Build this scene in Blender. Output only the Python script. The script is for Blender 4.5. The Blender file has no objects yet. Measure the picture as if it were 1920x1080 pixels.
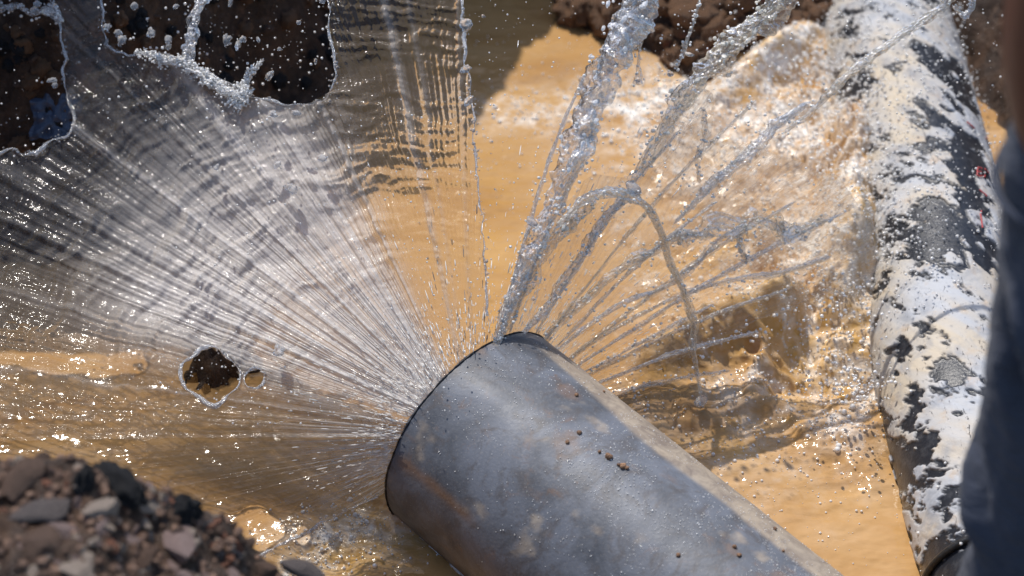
import bpy, math, random
import numpy as np
from mathutils import Vector
random.seed(7); rng = np.random.default_rng(11)
S = bpy.context.scene
COL = S.collection
R_ = math.radians
# ------------------------------------------------------------------ camera
PITCH = R_(42)
FW = np.array([0, math.cos(PITCH), -math.sin(PITCH)]); UP = np.array([0, math.sin(PITCH), math.cos(PITCH)]); XX = np.array([1., 0, 0])
KPX = 1920 * 85 / 36
MOUTH = np.array([0, 0, .11])
CAM = MOUTH - 4.2 * FW + 78 * 4.2 / KPX * XX + 262 * 4.2 / KPX * UP
cd = bpy.data.cameras.new('camera'); cam = bpy.data.objects.new('camera', cd); COL.objects.link(cam)
cam.location = CAM; cam.rotation_euler = (R_(90) - PITCH, 0, 0)
cd.lens = 85; cd.sensor_width = 36; cd.clip_start = .05; cd.clip_end = 400
cd.dof.use_dof = True; cd.dof.focus_distance = 4.15; cd.dof.aperture_fstop = 2.6
S.camera = cam
# ------------------------------------------------------------------ sky, sun, exposure
SUN = Vector((-.25, .47, .85)).normalized()
w = bpy.data.worlds.new('World'); S.world = w; w.use_nodes = True
nt = w.node_tree; nt.nodes.clear()
sky = nt.nodes.new('ShaderNodeTexSky'); sky.sky_type = 'NISHITA'; sky.sun_disc = False
sky.sun_elevation = math.asin(SUN.z); sky.sun_rotation = math.atan2(SUN.x, SUN.y)
bg = nt.nodes.new('ShaderNodeBackground'); bg.inputs[1].default_value = .15
wo = nt.nodes.new('ShaderNodeOutputWorld'); nt.links.new(sky.outputs[0], bg.inputs[0]); nt.links.new(bg.outputs[0], wo.inputs[0])
sl = bpy.data.lights.new('sun', 'SUN'); sl.energy = 3.35; sl.angle = R_(.53); sl.color = (1, .95, .88)
so = bpy.data.objects.new('sun', sl); COL.objects.link(so); so.rotation_euler = SUN.to_track_quat('Z', 'Y').to_euler()
S.view_settings.view_transform = 'Standard'; S.view_settings.look = 'None'; S.view_settings.exposure = .26; S.view_settings.gamma = 1
S.render.engine = 'CYCLES'
cy = S.cycles
cy.use_denoising = True; cy.max_bounces = 20; cy.transparent_max_bounces = 64; cy.transmission_bounces = 16; cy.glossy_bounces = 6; cy.diffuse_bounces = 5
cy.caustics_reflective = False; cy.caustics_refractive = False; cy.sample_clamp_indirect = 5; cy.sample_clamp_direct = 60

# ------------------------------------------------------------------ geometry of the place
def ray(x, y): return FW + (x - 960) / KPX * XX - (y - 540) / KPX * UP
def at_z(x, y, z=0.): r = ray(x, y); return CAM + r * ((z - CAM[2]) / r[2])
def at_t(x, y, t): return CAM + ray(x, y) * t
def proj(P):
    v = np.asarray(P) - CAM; z = v @ FW
    return 960 + KPX * (v @ XX) / z, 540 - KPX * (v @ UP) / z, z
def sstep(a, b, x): t = np.clip((x - a) / (b - a), 0, 1); return t * t * (3 - 2 * t)
# ------------------------------------------------------------------ noise
def _h(ix, iy, iz, s):
    n = (ix.astype(np.int64) * 374761393 + iy.astype(np.int64) * 668265263 + iz.astype(np.int64) * 1440662683 + s * 974634777) & 0xffffffff
    n = ((n ^ (n >> 13)) * 1274126177) & 0xffffffff
    return ((n ^ (n >> 16)) & 0xffff) / 32767.5 - 1
def vn(x, y, z=None, s=0):
    x = np.asarray(x, float); y = np.asarray(y, float)
    ix = np.floor(x); iy = np.floor(y); fx = x - ix; fy = y - iy
    fx = fx**3 * (fx * (fx * 6 - 15) + 10); fy = fy**3 * (fy * (fy * 6 - 15) + 10)
    def lay(iz):
        a = _h(ix, iy, iz, s); b = _h(ix + 1, iy, iz, s); c = _h(ix, iy + 1, iz, s); d = _h(ix + 1, iy + 1, iz, s)
        return a + (b - a) * fx + (c - a) * fy + (a - b - c + d) * fx * fy
    if z is None: return lay(np.zeros_like(ix))
    z = np.asarray(z, float); iz = np.floor(z); fz = z - iz; fz = fz * fz * (3 - 2 * fz)
    return lay(iz) * (1 - fz) + lay(iz + 1) * fz
def fbm(x, y, z=None, o=4, s=0, g=.5):
    r = 0; a = 1; t = 0
    for i in range(o):
        r = r + a * vn(x, y, z, s + i * 17); t += a; a *= g; x = x * 2.03 + 5.1; y = y * 2.03 + 1.7
        if z is not None: z = z * 2.03 + 3.3
    return r / t
def ridge(x, y, o=3, s=0):
    r = 0; a = 1; t = 0
    for i in range(o): r = r + a * (1 - np.abs(vn(x, y, None, s + i * 13)) * 2); t += a; a *= .5; x = x * 2.1 + 3; y = y * 2.1 + 7
    return r / t
# ------------------------------------------------------------------ mesh helpers
def mk(name, V, F, mats, parent=None, smooth=True, attrs=None, link=True):
    V = np.asarray(V, np.float32); F = np.asarray(F, np.int32); k = F.shape[1]
    me = bpy.data.meshes.new(name)
    me.vertices.add(len(V)); me.vertices.foreach_set('co', V.ravel())
    me.loops.add(F.size); me.loops.foreach_set('vertex_index', F.ravel())
    me.polygons.add(len(F)); me.polygons.foreach_set('loop_start', np.arange(0, F.size, k, dtype=np.int32))
    me.polygons.foreach_set('loop_total', np.full(len(F), k, np.int32))
    me.polygons.foreach_set('use_smooth', np.full(len(F), smooth))
    me.update(calc_edges=True); me.validate()
    for n, a in (attrs or {}).items():
        at = me.attributes.new(n, 'FLOAT', 'POINT'); at.data.foreach_set('value', np.asarray(a, np.float32).ravel())
    for m in (mats if isinstance(mats, (list, tuple)) else [mats]): me.materials.append(m)
    if not link: return me
    return ob(name, me, parent)
def ob(name, me, parent=None, loc=None):
    o = bpy.data.objects.new(name, me); COL.objects.link(o)
    if parent: o.parent = parent
    if loc is not None: o.location = loc
    return o
def tag(o, label=None, cat=None, group=None, kind=None):
    for k, v in (('label', label), ('category', cat), ('group', group), ('kind', kind)):
        if v: o[k] = v
    return o
def empty(name, loc, *a, **k):
    o = bpy.data.objects.new(name, None); o.location = loc; o.empty_display_size = .05; COL.objects.link(o); return tag(o, *a, **k)
def gridfaces(n, m, wrap=False):
    i = np.arange(n - 1)[:, None]; j = np.arange(m if wrap else m - 1)[None, :]; j2 = (j + 1) % m
    return np.stack([i * m + j, (i + 1) * m + j, (i + 1) * m + j2, i * m + j2], -1).reshape(-1, 4)
def spline(pts, n):
    P = np.asarray(pts, float); L = np.r_[0, np.cumsum(np.linalg.norm(np.diff(P, axis=0), axis=1))]
    k = len(P); T = np.gradient(P, L, axis=0) if k > 2 else np.repeat((P[1] - P[0])[None] / L[-1], 2, 0)
    s = np.linspace(0, L[-1], n); i = np.clip(np.searchsorted(L, s, side='right') - 1, 0, k - 2)
    h = (L[i + 1] - L[i])[:, None]; t = ((s - L[i])[:, None]) / h
    return (2*t**3-3*t**2+1)*P[i] + (t**3-2*t**2+t)*h*T[i] + (-2*t**3+3*t**2)*P[i+1] + (t**3-t**2)*h*T[i+1]
def tube(path, rad, m=10, flat=1., side=None, seed=0, rough=0., f=60., cap=True):
    """swept tube; rad per point; flat squashes the section along the view-ward axis; rough = relative lumpiness"""
    P = np.asarray(path, float); n = len(P); rad = np.broadcast_to(np.asarray(rad, float), n)
    T = np.gradient(P, axis=0); T /= np.linalg.norm(T, axis=1)[:, None] + 1e-9
    ref = np.array(side if side is not None else -FW, float)
    A = np.cross(T, ref); A /= np.linalg.norm(A, axis=1)[:, None] + 1e-9; B = np.cross(A, T)
    a = np.linspace(0, 2 * math.pi, m, endpoint=False)
    ca, sa = np.cos(a)[None, :, None], np.sin(a)[None, :, None] * flat
    V = P[:, None] + rad[:, None, None] * (ca * A[:, None] + sa * B[:, None])
    if rough:
        s = np.arange(n) * np.linalg.norm(P[-1] - P[0]) / n * f
        k = 1 + rough * (fbm(s[:, None] + 0 * a[None], ca[..., 0] * 1.6 + 7 + seed, sa[..., 0] * 1.6 / flat + 3, 3, seed))
        k = k + rough * .35 * vn(s[:, None] * .35 + 0 * a[None], 0 * a[None] + seed, None, seed + 5)
        V = P[:, None] + rad[:, None, None] * (ca * A[:, None] + sa * B[:, None]) * np.clip(k, .15, 3)[..., None]
    V = V.reshape(-1, 3); F = gridfaces(n, m, True)
    return V, F
def join(parts):
    Vs, Fs, o = [], [], 0
    for V, F in parts: Vs.append(V); Fs.append(np.asarray(F) + o); o += len(V)
    return np.concatenate(Vs), np.concatenate(Fs)
def ico(sub=1):
    import bmesh
    bm = bmesh.new(); bmesh.ops.create_icosphere(bm, subdivisions=sub, radius=1)
    V = np.array([v.co[:] for v in bm.verts]); F = np.array([[v.index for v in f.verts] for f in bm.faces]); bm.free(); return V, F
ICO = {1: ico(1), 2: ico(2), 3: ico(3), 4: ico(4)}
def blobs(P, r, sub=1, stretch=None, jit=.0):
    V, F = ICO[sub]; P = np.asarray(P); n = len(P); r = np.broadcast_to(np.asarray(r, float), n)
    W = V[None] * r[:, None, None]
    if jit: W = W * (1 + jit * rng.uniform(-1, 1, (n, len(V), 1)))
    if stretch is not None: W = W + (W @ stretch[..., None]) * stretch[:, None, :]  # stretch along per-blob vector
    W = W + P[:, None]
    return W.reshape(-1, 3), (F[None] + (np.arange(n) * len(V))[:, None, None]).reshape(-1, 3)
# ------------------------------------------------------------------ node helper
class N:
    def __init__(s, name):
        s.m = bpy.data.materials.new(name); s.m.use_nodes = True; s.t = s.m.node_tree; s.t.nodes.clear()
        s.out = s.t.nodes.new('ShaderNodeOutputMaterial')
    def n(s, typ, ins=None, **kw):
        x = s.t.nodes.new('ShaderNode' + typ)
        for k, v in kw.items(): setattr(x, k, v)
        for k, v in (ins or {}).items():
            if isinstance(v, bpy.types.NodeSocket): s.t.links.new(v, x.inputs[k])
            else: x.inputs[k].default_value = v
        return x
    def co(s, kind='Object'): return s.n('TexCoord').outputs[kind]
    def attr(s, n): return s.n('Attribute', attribute_name=n).outputs['Fac']
    def map(s, v, sc=(1, 1, 1), rot=(0, 0, 0)): return s.n('Mapping', {'Vector': v, 'Scale': sc, 'Rotation': rot}).outputs[0]
    def noise(s, v, sc, det=4, rough=.55, dist=0.): return s.n('TexNoise', {'Vector': v, 'Scale': sc, 'Detail': det, 'Roughness': rough, 'Distortion': dist}).outputs[0]
    def ramp(s, v, stops):
        x = s.n('ValToRGB', {'Fac': v}); e = x.color_ramp.elements
        while len(e) < len(stops): e.new(.5)
        for el, (p, c) in zip(e, stops): el.position = p; el.color = (*c, 1) if isinstance(c, tuple) else (c, c, c, 1)
        return x.outputs[0]
    def mix(s, f, a, b, mode='MIX'):
        x = s.n('Mix', data_type='RGBA', blend_type=mode)
        for i, v in ((0, f), (6, a), (7, b)):
            if isinstance(v, bpy.types.NodeSocket): s.t.links.new(v, x.inputs[i])
            else: x.inputs[i].default_value = (*v, 1) if isinstance(v, tuple) else v
        return x.outputs[2]
    def ma(s, op, a, b=0., c=None, clamp=False):
        x = s.n('Math', operation=op, use_clamp=clamp)
        for i, v in enumerate((a, b, c)):
            if v is None: continue
            if isinstance(v, bpy.types.NodeSocket): s.t.links.new(v, x.inputs[i])
            else: x.inputs[i].default_value = v
        return x.outputs[0]
    def bump(s, h, dist=.002, st=1., nrm=None):
        i = {'Height': h, 'Distance': dist, 'Strength': st}
        if nrm: i['Normal'] = nrm
        return s.n('Bump', i).outputs[0]
    def pr(s, **k): return s.n('BsdfPrincipled', {a.replace('_', ' '): v for a, v in k.items()}).outputs[0]
    def ms(s, f, a, b): x = s.n('MixShader', {'Fac': f}); s.t.links.new(a, x.inputs[1]); s.t.links.new(b, x.inputs[2]); return x.outputs[0]
    def done(s, sh): s.t.links.new(sh, s.out.inputs[0]); return s.m
# ------------------------------------------------------------------ materials
def water_film(name, milk=None, milkc=(.60, .62, .68), refr=.55, ior=1.14, bumps=((90, .0015),), radial=False, rough=.03, trans=(.97, .965, .95), fgain=.6):
    """a moving film of water: clear light-through share, wavy refraction, fresnel gloss and the white of its entrained air"""
    k = N(name); co = k.co(); nrm = None
    for sc, dd in bumps: nrm = k.bump(k.noise(co, sc, 3, .6, .4), dd, 1, nrm)
    tr = k.n('BsdfTransparent', {'Color': (*trans, 1)}).outputs[0]
    rf = k.n('BsdfRefraction', {'Color': (*trans, 1), 'Roughness': rough, 'IOR': ior, **({'Normal': nrm} if nrm else {})}).outputs[0]
    gl = k.n('BsdfGlossy', {'Color': (1, 1, 1, 1), 'Roughness': rough + .03, **({'Normal': nrm} if nrm else {})}).outputs[0]
    di = k.n('BsdfDiffuse', {'Color': (*milkc, 1), **({'Normal': nrm} if nrm else {})}).outputs[0]
    tl = k.n('BsdfTranslucent', {'Color': (*milkc, 1), **({'Normal': nrm} if nrm else {})}).outputs[0]
    if radial:
        th, rh = k.attr('th'), k.attr('rh')
        v1 = k.n('CombineXYZ', {0: k.ma('MULTIPLY', th, 1.0), 1: k.ma('MULTIPLY', rh, .004), 2: 0.}).outputs[0]; v2 = k.n('CombineXYZ', {0: k.ma('MULTIPLY', th, 3.6), 1: k.ma('MULTIPLY', rh, .010), 2: 3.}).outputs[0]
        s1 = k.noise(v1, 1., 4, .65, .25); s2 = k.noise(v2, 1., 3, .7, .2)
        nrm2 = k.bump(k.ma('ADD', s1, k.ma('MULTIPLY', s2, .3)), .0022, k.attr('near'), nrm)
        nrm = nrm2
        tr = k.n('BsdfTransparent', {'Color': (*trans, 1)}).outputs[0]
        rf = k.n('BsdfRefraction', {'Color': (*trans, 1), 'Roughness': rough, 'IOR': ior, 'Normal': nrm}).outputs[0]
        gl = k.n('BsdfGlossy', {'Color': (1, 1, 1, 1), 'Roughness': rough + .03, 'Normal': nrm}).outputs[0]
        di = k.n('BsdfDiffuse', {'Color': (*milkc, 1), 'Normal': nrm}).outputs[0]; tl = k.n('BsdfTranslucent', {'Color': (*milkc, 1), 'Normal': nrm}).outputs[0]
        streak = k.ramp(k.ma('ADD', k.ma('MULTIPLY', s1, .55), k.ma('MULTIPLY', s2, .45)), [(.40, .25), (.52, .9), (.66, 1.9)])
        streak = k.ma('MULTIPLY', k.n('SeparateColor', {0: k.ramp(k.ma('ADD', k.ma('MULTIPLY', s1, .55), k.ma('MULTIPLY', s2, .45)), [(.32, .38), (.5, .48), (.7, .6)])}).outputs[0], 2.2)
    m = k.attr('milk') if milk is None else milk
    if radial: m = k.ma('MULTIPLY', m, k.ma('ADD', k.ma('MULTIPLY', streak, k.attr('near')), k.ma('SUBTRACT', 1., k.attr('near'))), None, True)
    if milk is None: m = k.ma('MULTIPLY', m, k.ma('ADD', .75, k.ma('MULTIPLY', k.noise(co, 160, 3, .7), .5)), None, True)
    base = k.ms(k.attr('rf') if radial else refr, tr, rf); base = k.ms(m, base, k.ms(.5, di, tl))
    fr = k.n('Fresnel', {'IOR': 1.42, **({'Normal': nrm} if nrm else {})}).outputs[0]
    return k.done(k.ms(k.ma('MULTIPLY', fr, fgain, None, True), base, gl))
M_sheet = water_film('water_sheet', milkc=(.88, .86, .84), refr=.38, ior=1.2, radial=True)
M_fan = water_film('water_fan', refr=.4, ior=1.15, milkc=(.82, .72, .60), bumps=((120, .001),), radial=True)
def silver(name, clear=.4, gloss=.45, rough=.22, c=(.85, .84, .82), bumps=((60, .010), (190, .005)), refr=.5, tl=.2, g3=.08):
    """broken, air-filled water: its many tiny facets act as a rough bright gloss over a whitish body"""
    k = N(name); co = k.co(); nrm = None
    for sc, dd in bumps: nrm = k.bump(k.noise(co, sc, 3, .65, .5), dd, 1, nrm)
    q = {'Normal': nrm} if nrm else {}
    body = k.ms(tl, k.n('BsdfDiffuse', {'Color': (*c, 1), **q}).outputs[0], k.n('BsdfTranslucent', {'Color': (*c, 1), **q}).outputs[0])
    tr = k.ms(refr, k.n('BsdfTransparent').outputs[0], k.n('BsdfRefraction', {'IOR': 1.2, 'Roughness': .05, **q}).outputs[0])
    g = k.n('BsdfGlossy', {'Color': (.97, .97, .97, 1), 'Roughness': rough, **q}).outputs[0]
    g2 = k.n('BsdfGlossy', {'Color': (1, 1, 1, 1), 'Roughness': .06, **q}).outputs[0]
    x = k.ms(clear, body, tr); x = k.ms(gloss, x, g); return k.done(k.ms(g3, x, g2))
M_stream = silver('water_stream', .66, .05, .25, (1, 1, 1), refr=.10, tl=.55, g3=.05)
M_stream_tan = silver('tan_water_stream', .62, .04, .25, (1, .95, .80), refr=.08, tl=.55, g3=.04)
M_lip = silver('water_lip', .62, .22, .15, (.88, .88, .88), refr=.4)
M_jet = water_film('clear_jet', milkc=(1, .98, .95), ior=1.16, radial=True, bumps=((120, .005),), rough=.06, fgain=.85)
M_jet_tan = water_film('tan_jet', milkc=(.99, .90, .72), ior=1.14, radial=True, bumps=((90, .004),), rough=.06, fgain=.7)
M_white = silver('white_spray', .3, .08, .25, (.98, .98, .98), ((160, .003),), .0)
k = N('clear_water'); M_drop = k.done(k.ms(.36, k.n('BsdfGlass', {'IOR': 1.33, 'Roughness': .02}).outputs[0], k.ms(.55, k.n('BsdfTransparent').outputs[0], k.n('BsdfDiffuse', {'Color': (.97, .97, .97, 1)}).outputs[0])))
M_bubble = silver('foam_bubble', .15, .05, .12, (.98, .96, .92), (), .0)
M_creamy = silver('creamy_water', .35, .06, .2, (.99, .95, .84), (), .0)
M_clear = silver('broken_clear_water', .35, .06, .2, (1, 1, 1), (), .0)

k = N('muddy_water'); co = k.co(); foam = k.attr('foam'); thick = k.attr('thick')
n1 = k.noise(k.map(co, (1, 2.2, 1)), 3.5, 4, .6, .8); n2 = k.noise(co, 30, 4, .6, 1.)
c = k.ramp(n1, [(.3, (.40, .215, .078)), (.52, (.49, .285, .112)), (.72, (.575, .365, .175))])
c = k.mix(k.ma('MULTIPLY', n2, .25), c, (.36, .20, .08))
c = k.mix(thick, c, (.62, .35, .08))
fm = k.ma('MULTIPLY', foam, k.ramp(k.noise(co, 42, 5, .62, .8), [(.34, .1), (.62, 1.)]), None, True)
c = k.mix(fm, c, (.93, .89, .82))
nb = k.bump(k.noise(k.map(co, (1, 2.6, 1)), 12, 3, .5, .5), .008, k.ma('SUBTRACT', .85, k.ma('MULTIPLY', k.attr('calm'), .62)))
nb = k.bump(k.noise(k.map(co, (1, 2, 1)), 50, 3, .55, .6), .0018, k.ma('SUBTRACT', .8, k.ma('MULTIPLY', k.attr('calm'), .65)), nb)
nb = k.bump(k.noise(co, 230, 3, .6), .0012, k.ma('ADD', .02, fm), nb)
M_water = k.done(k.pr(Base_Color=c, Roughness=k.ma('ADD', .07, k.ma('MULTIPLY', fm, .2)), IOR=1.33, Normal=nb, Specular_IOR_Level=.5))

k = N('wet_soil'); co = k.co()
c = k.ramp(k.noise(co, 9, 6, .7, .3), [(.3, (.022, .012, .008)), (.5, (.055, .029, .016)), (.72, (.13, .065, .032))])
c = k.mix(k.ramp(k.noise(co, 45, 4, .6), [(.5, 0.), (.75, .6)]), c, (.20, .12, .075))
nb = k.bump(k.noise(co, 25, 6, .75, .3), .02, 1); nb = k.bump(k.noise(co, 120, 5, .7), .006, 1, nb)
M_soil = k.done(k.pr(Base_Color=c, Roughness=k.ramp(k.noise(co, 20, 3), [(.4, .35), (.6, .8)]), Normal=nb))
def stone_mat(name, a, b, rough=.7, sc=14, bsc=60):
    k = N(name); co = k.co(); rnd = k.n('ObjectInfo').outputs['Random']
    v = k.n('VectorMath', {0: co, 1: rnd}, operation='ADD').outputs[0]
    c = k.ramp(k.noise(v, sc, 5, .7, .5), [(.32, a), (.68, b)])
    c = k.mix(k.ramp(k.noise(v, sc * 5, 3, .6), [(.55, 0.), (.75, .5)]), c, tuple(x * .35 for x in a))
    nb = k.bump(k.noise(v, bsc, 5, .7), .006, 1)
    return k.done(k.pr(Base_Color=c, Roughness=rough, Normal=nb))
ST = dict(pale=stone_mat('pale_stone', (.42, .32, .25), (.60, .48, .38)), grey=stone_mat('grey_stone', (.11, .085, .075), (.23, .185, .165)),
          pink=stone_mat('pinkish_stone', (.26, .17, .15), (.48, .35, .31)), red=stone_mat('reddish_stone', (.22, .075, .035), (.36, .16, .09)),
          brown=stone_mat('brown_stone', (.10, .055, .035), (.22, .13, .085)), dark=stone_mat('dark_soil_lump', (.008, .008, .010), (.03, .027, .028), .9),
          clod=stone_mat('earth_clod', (.10, .048, .024), (.42, .23, .12), .5, 26, 90), amber=stone_mat('wet_amber_stone', (.30, .13, .03), (.55, .32, .12), .15))
# ------------------------------------------------------------------ water region, terrain
shore_px = [(-500, 520), (-250, 500), (0, 490), (150, 500), (300, 480), (430, 380), (530, 250), (600, 165), (680, 100), (760, 40), (840, -20),
            (900, -70), (1000, -50), (1040, 0), (1075, 45), (1130, 70), (1200, 85), (1255, 110), (1290, 150), (1330, 160), (1360, 130), (1430, 110), (1560, 105), (1650, 70), (1760, 70), (1840, 160), (1890, 300), (1960, 430), (2100, 520)]
poly = [tuple(at_z(x, y)[:2]) for x, y in shore_px] + [(1.9, .3), (1.9, -.45), (1.1, -.52), (0, -.5), (-.9, -.5), (-1.5, -.2)]
poly = np.array(poly)
def pip(P, X, Y):
    ins = np.zeros(X.shape, bool); n = len(P)
    for i in range(n):
        x1, y1 = P[i]; x2, y2 = P[(i + 1) % n]
        c = (y1 > Y) != (y2 > Y); ins ^= c & (X < (x2 - x1) * (Y - y1) / (y2 - y1 + 1e-12) + x1)
    return ins
def pdist(P, X, Y, closed=True):
    best = np.full(X.shape, 1e9); bx = np.zeros(X.shape); by = np.zeros(X.shape); n = len(P)
    for i in range(n if closed else n - 1):
        a = P[i]; b = P[(i + 1) % n]; d = b - a; L = d @ d + 1e-12
        t = np.clip(((X - a[0]) * d[0] + (Y - a[1]) * d[1]) / L, 0, 1); qx = a[0] + t * d[0]; qy = a[1] + t * d[1]
        D = (X - qx)**2 + (Y - qy)**2; m = D < best; best = np.where(m, D, best); bx = np.where(m, qx, bx); by = np.where(m, qy, by)
    return np.sqrt(best), bx, by
def axis(segs):
    out = []
    for a, b, st in segs: out.append(np.arange(a, b, st))
    return np.concatenate(out)
tx = axis([(-40, -3, 4), (-3, -1.3, .06), (-1.3, 1.35, .0075), (1.35, 3, .06), (3, 44, 4)]); ty = axis([(-40, -3, 4), (-3, -1.15, .06), (-1.15, 2.1, .0075), (2.1, 4, .1), (4, 48, 4)])
TX, TY = np.meshgrid(tx, ty, indexing='ij')
wx = TX + .045 * fbm(TX * 7, TY * 7, None, 4, 3); wy = TY + .045 * fbm(TX * 9, TY * 9, None, 3, 4)
D, _, _ = pdist(poly, wx, wy); sd = np.where(pip(poly, wx, wy), -D, D)
near = sstep(.1, -.3, TY)                                           # 1 on the near bank
midb = sstep(.15, .35, TX) * (1 - near)                             # the lower bank beyond the pool
top = near * np.interp(TX, [-.5, -.2, .1, .5], [.46, .38, .12, .40]) + (1 - near) * (np.interp(TX, [-.9, -.5, -.2, .15], [1.2, 1.45, 1.15, .98]) * (1 - midb) + .55 * midb)
wid = near * .2 + (1 - near) * (.5 * (1 - midb) + .55 * midb)
H = top * sstep(0, 1, sd / wid) ** .8 + .03 * sstep(0, .03, sd) + np.where(sd < 0, np.maximum(sd * .9, -.12), 0)
crest = np.interp(TX, [-1.5, -.6, -.45, -.3, -.2, -.1, .05], [.33, .30, .27, .20, .07, .0, 0]) * sstep(-.62, -.74, TY) * (1 - sstep(-1.2, -1.9, TY) * .7)
H = H + crest
isl = at_z(415, 690); H = H + .16 * np.exp(-(((TX - isl[0]) / .115)**2 + ((TY - isl[1]) / .10)**2)) * (1 + .5 * fbm(TX * 30, TY * 30, None, 4, 61))
H = H + sstep(0, .06, sd) * (.05 * fbm(TX * 5, TY * 5, None, 5, 21) + .035 * ridge(TX * 12, TY * 12, 4, 8) * (1 - .6 * near) + .012 * fbm(TX * 50, TY * 50, None, 3, 9))
H = H + sstep(3, 30, np.hypot(TX, TY)) * 1.5 * (fbm(TX * .08, TY * .08, None, 3, 40) + .3)
ter = mk('ground', np.stack([TX, TY, H], -1).reshape(-1, 3), gridfaces(len(tx), len(ty))[:, ::-1], M_soil); tag(ter, kind='structure')
def hgt(x, y):
    i = np.clip(np.searchsorted(tx, x) - 1, 0, len(tx) - 2); j = np.clip(np.searchsorted(ty, y) - 1, 0, len(ty) - 2)
    u = (x - tx[i]) / (tx[i + 1] - tx[i]); v = (y - ty[j]) / (ty[j + 1] - ty[j])
    return H[i, j] * (1 - u) * (1 - v) + H[i + 1, j] * u * (1 - v) + H[i, j + 1] * (1 - u) * v + H[i + 1, j + 1] * u * v
def hit(x, y, t0=2.4):
    r = ray(x, y)
    for t in np.arange(t0, 6.5, .01):
        P = CAM + r * t
        if P[2] <= hgt(P[0], P[1]): return P
    return CAM + r * 5
# muddy water surface
ax_ = axis([(-8, -1.3, .12), (-1.3, -1, .02), (-1, 1.25, .0034), (1.25, 1.6, .02), (1.6, 8, .12)]); ay_ = axis([(-3, -.55, .06), (-.55, 1.7, .0034), (1.7, 2.2, .02), (2.2, 6, .12)])
WX, WY = np.meshgrid(ax_, ay_, indexing='ij')
vx, vy = WX - CAM[0], WY - CAM[1]
zz = vy * FW[1] - CAM[2] * FW[2]; PX = 960 + KPX * vx / zz; PY = 540 - KPX * (vy * UP[1] - CAM[2] * UP[2]) / zz   # ground survey grid in the survey picture's units
def bell(cx, cy, rx, ry, rot=0.):
    c, s = math.cos(R_(rot)), math.sin(R_(rot)); dx, dy = PX - cx, PY - cy
    return np.exp(-(((dx * c + dy * s) / rx)**2 + ((-dx * s + dy * c) / ry)**2))
wob = fbm(WX * 14, WY * 14, None, 4, 31); wob2 = fbm(WX * 38, WY * 38, None, 3, 32)
turb = np.clip(bell(1480, 330, 230, 330) * 1.1 + bell(1400, 620, 260, 120, -25) + bell(1600, 600, 90, 260) + .25 * bell(1380, 820, 260, 110) + .8 * bell(640, 1040, 190, 80, -20) + .25 * bell(1150, 190, 260, 50), 0, 1.1)
Hw = .004 * fbm(WX * 7, WY * 12, None, 4, 50) + .002 * fbm(WX * 30, WY * 55, None, 3, 51)
Hw += turb * (.050 * fbm(WX * 6.5 + wob * .4, WY * 9, None, 2, 52) + .006 * ridge(WX * 15 + wob, WY * 20, 2, 56) + .0045 * fbm(WX * 34, WY * 50 + wob, None, 3, 53))
Hw += .075 * bell(1440, 140, 95, 30, -28) * (1 + .3 * wob) + .05 * bell(1530, 110, 90, 60)
Hw += .12 * bell(1470, 590, 90, 38, -22) * (1 + .5 * wob) + .085 * bell(1290, 670, 130, 34, -20) * (1 + .5 * wob) + .15 * bell(1590, 500, 55, 90, 15) * (1 + .4 * wob)
Hw += .05 * bell(1400, 470, 120, 30, -15) * (1 + .6 * wob) + .12 * bell(1600, 300, 60, 130) * (1 + .4 * wob2) + .03 * bell(760, 965, 60, 30, 30)
foam = np.clip(1.1 * bell(1560, 130, 170, 100) + .6 * bell(1610, 480, 60, 160) + .9 * bell(1570, 330, 120, 190) + .45 * bell(1350, 300, 220, 160) + .9 * bell(1080, 200, 190, 34, -4) + .7 * bell(1250, 200, 120, 60, -15)
       + 1.0 * bell(1590, 750, 85, 80) + .5 * bell(1500, 560, 170, 90) + .15 * bell(1380, 860, 240, 120) + .5 * bell(640, 1020, 170, 60, -20) + .4 * bell(1370, 740, 60, 40) + .4 * bell(1560, 450, 120, 80) + .3 * bell(1230, 690, 90, 30, -25), 0, 1)
vein = sstep(.35, .85, ridge(WX * 16 + wob * 1.2, WY * 22 + wob, 3, 57))
calm = 1 - np.clip(turb + foam, 0, 1)
foam = np.clip(foam + vein * (.8 * bell(1480, 300, 260, 260) + .9 * bell(1480, 540, 240, 200) + .12 * bell(1350, 850, 300, 150) + .6 * bell(640, 1030, 200, 70, -20)), 0, 1) * np.clip(.7 + .9 * wob2 + .7 * wob, 0, 1.3)
thick = np.clip(1.1 * bell(1450, 150, 90, 36, -28) + .9 * bell(1490, 600, 110, 60, -15) + .6 * bell(1300, 680, 160, 40, -20) + .8 * bell(1600, 560, 60, 130) + .5 * bell(1600, 650, 30, 60) + .6 * bell(680, 1030, 150, 60, -15) + .35 * bell(1390, 480, 130, 60) + .4 * bell(1380, 850, 40, 20) + .3 * bell(930, 480, 60, 160), 0, 1)
thick = np.clip(thick + .55 * turb * sstep(.05, -.35, fbm(WX * 6.5 + wob * .4, WY * 9, None, 2, 52)), 0, 1) * np.clip(.85 + wob, 0, 1)
wm = mk('water', np.stack([WX, WY, Hw], -1).reshape(-1, 3), gridfaces(len(ax_), len(ay_))[:, ::-1], M_water, attrs={'foam': foam, 'thick': thick, 'calm': calm}); tag(wm, kind='structure')
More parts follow.
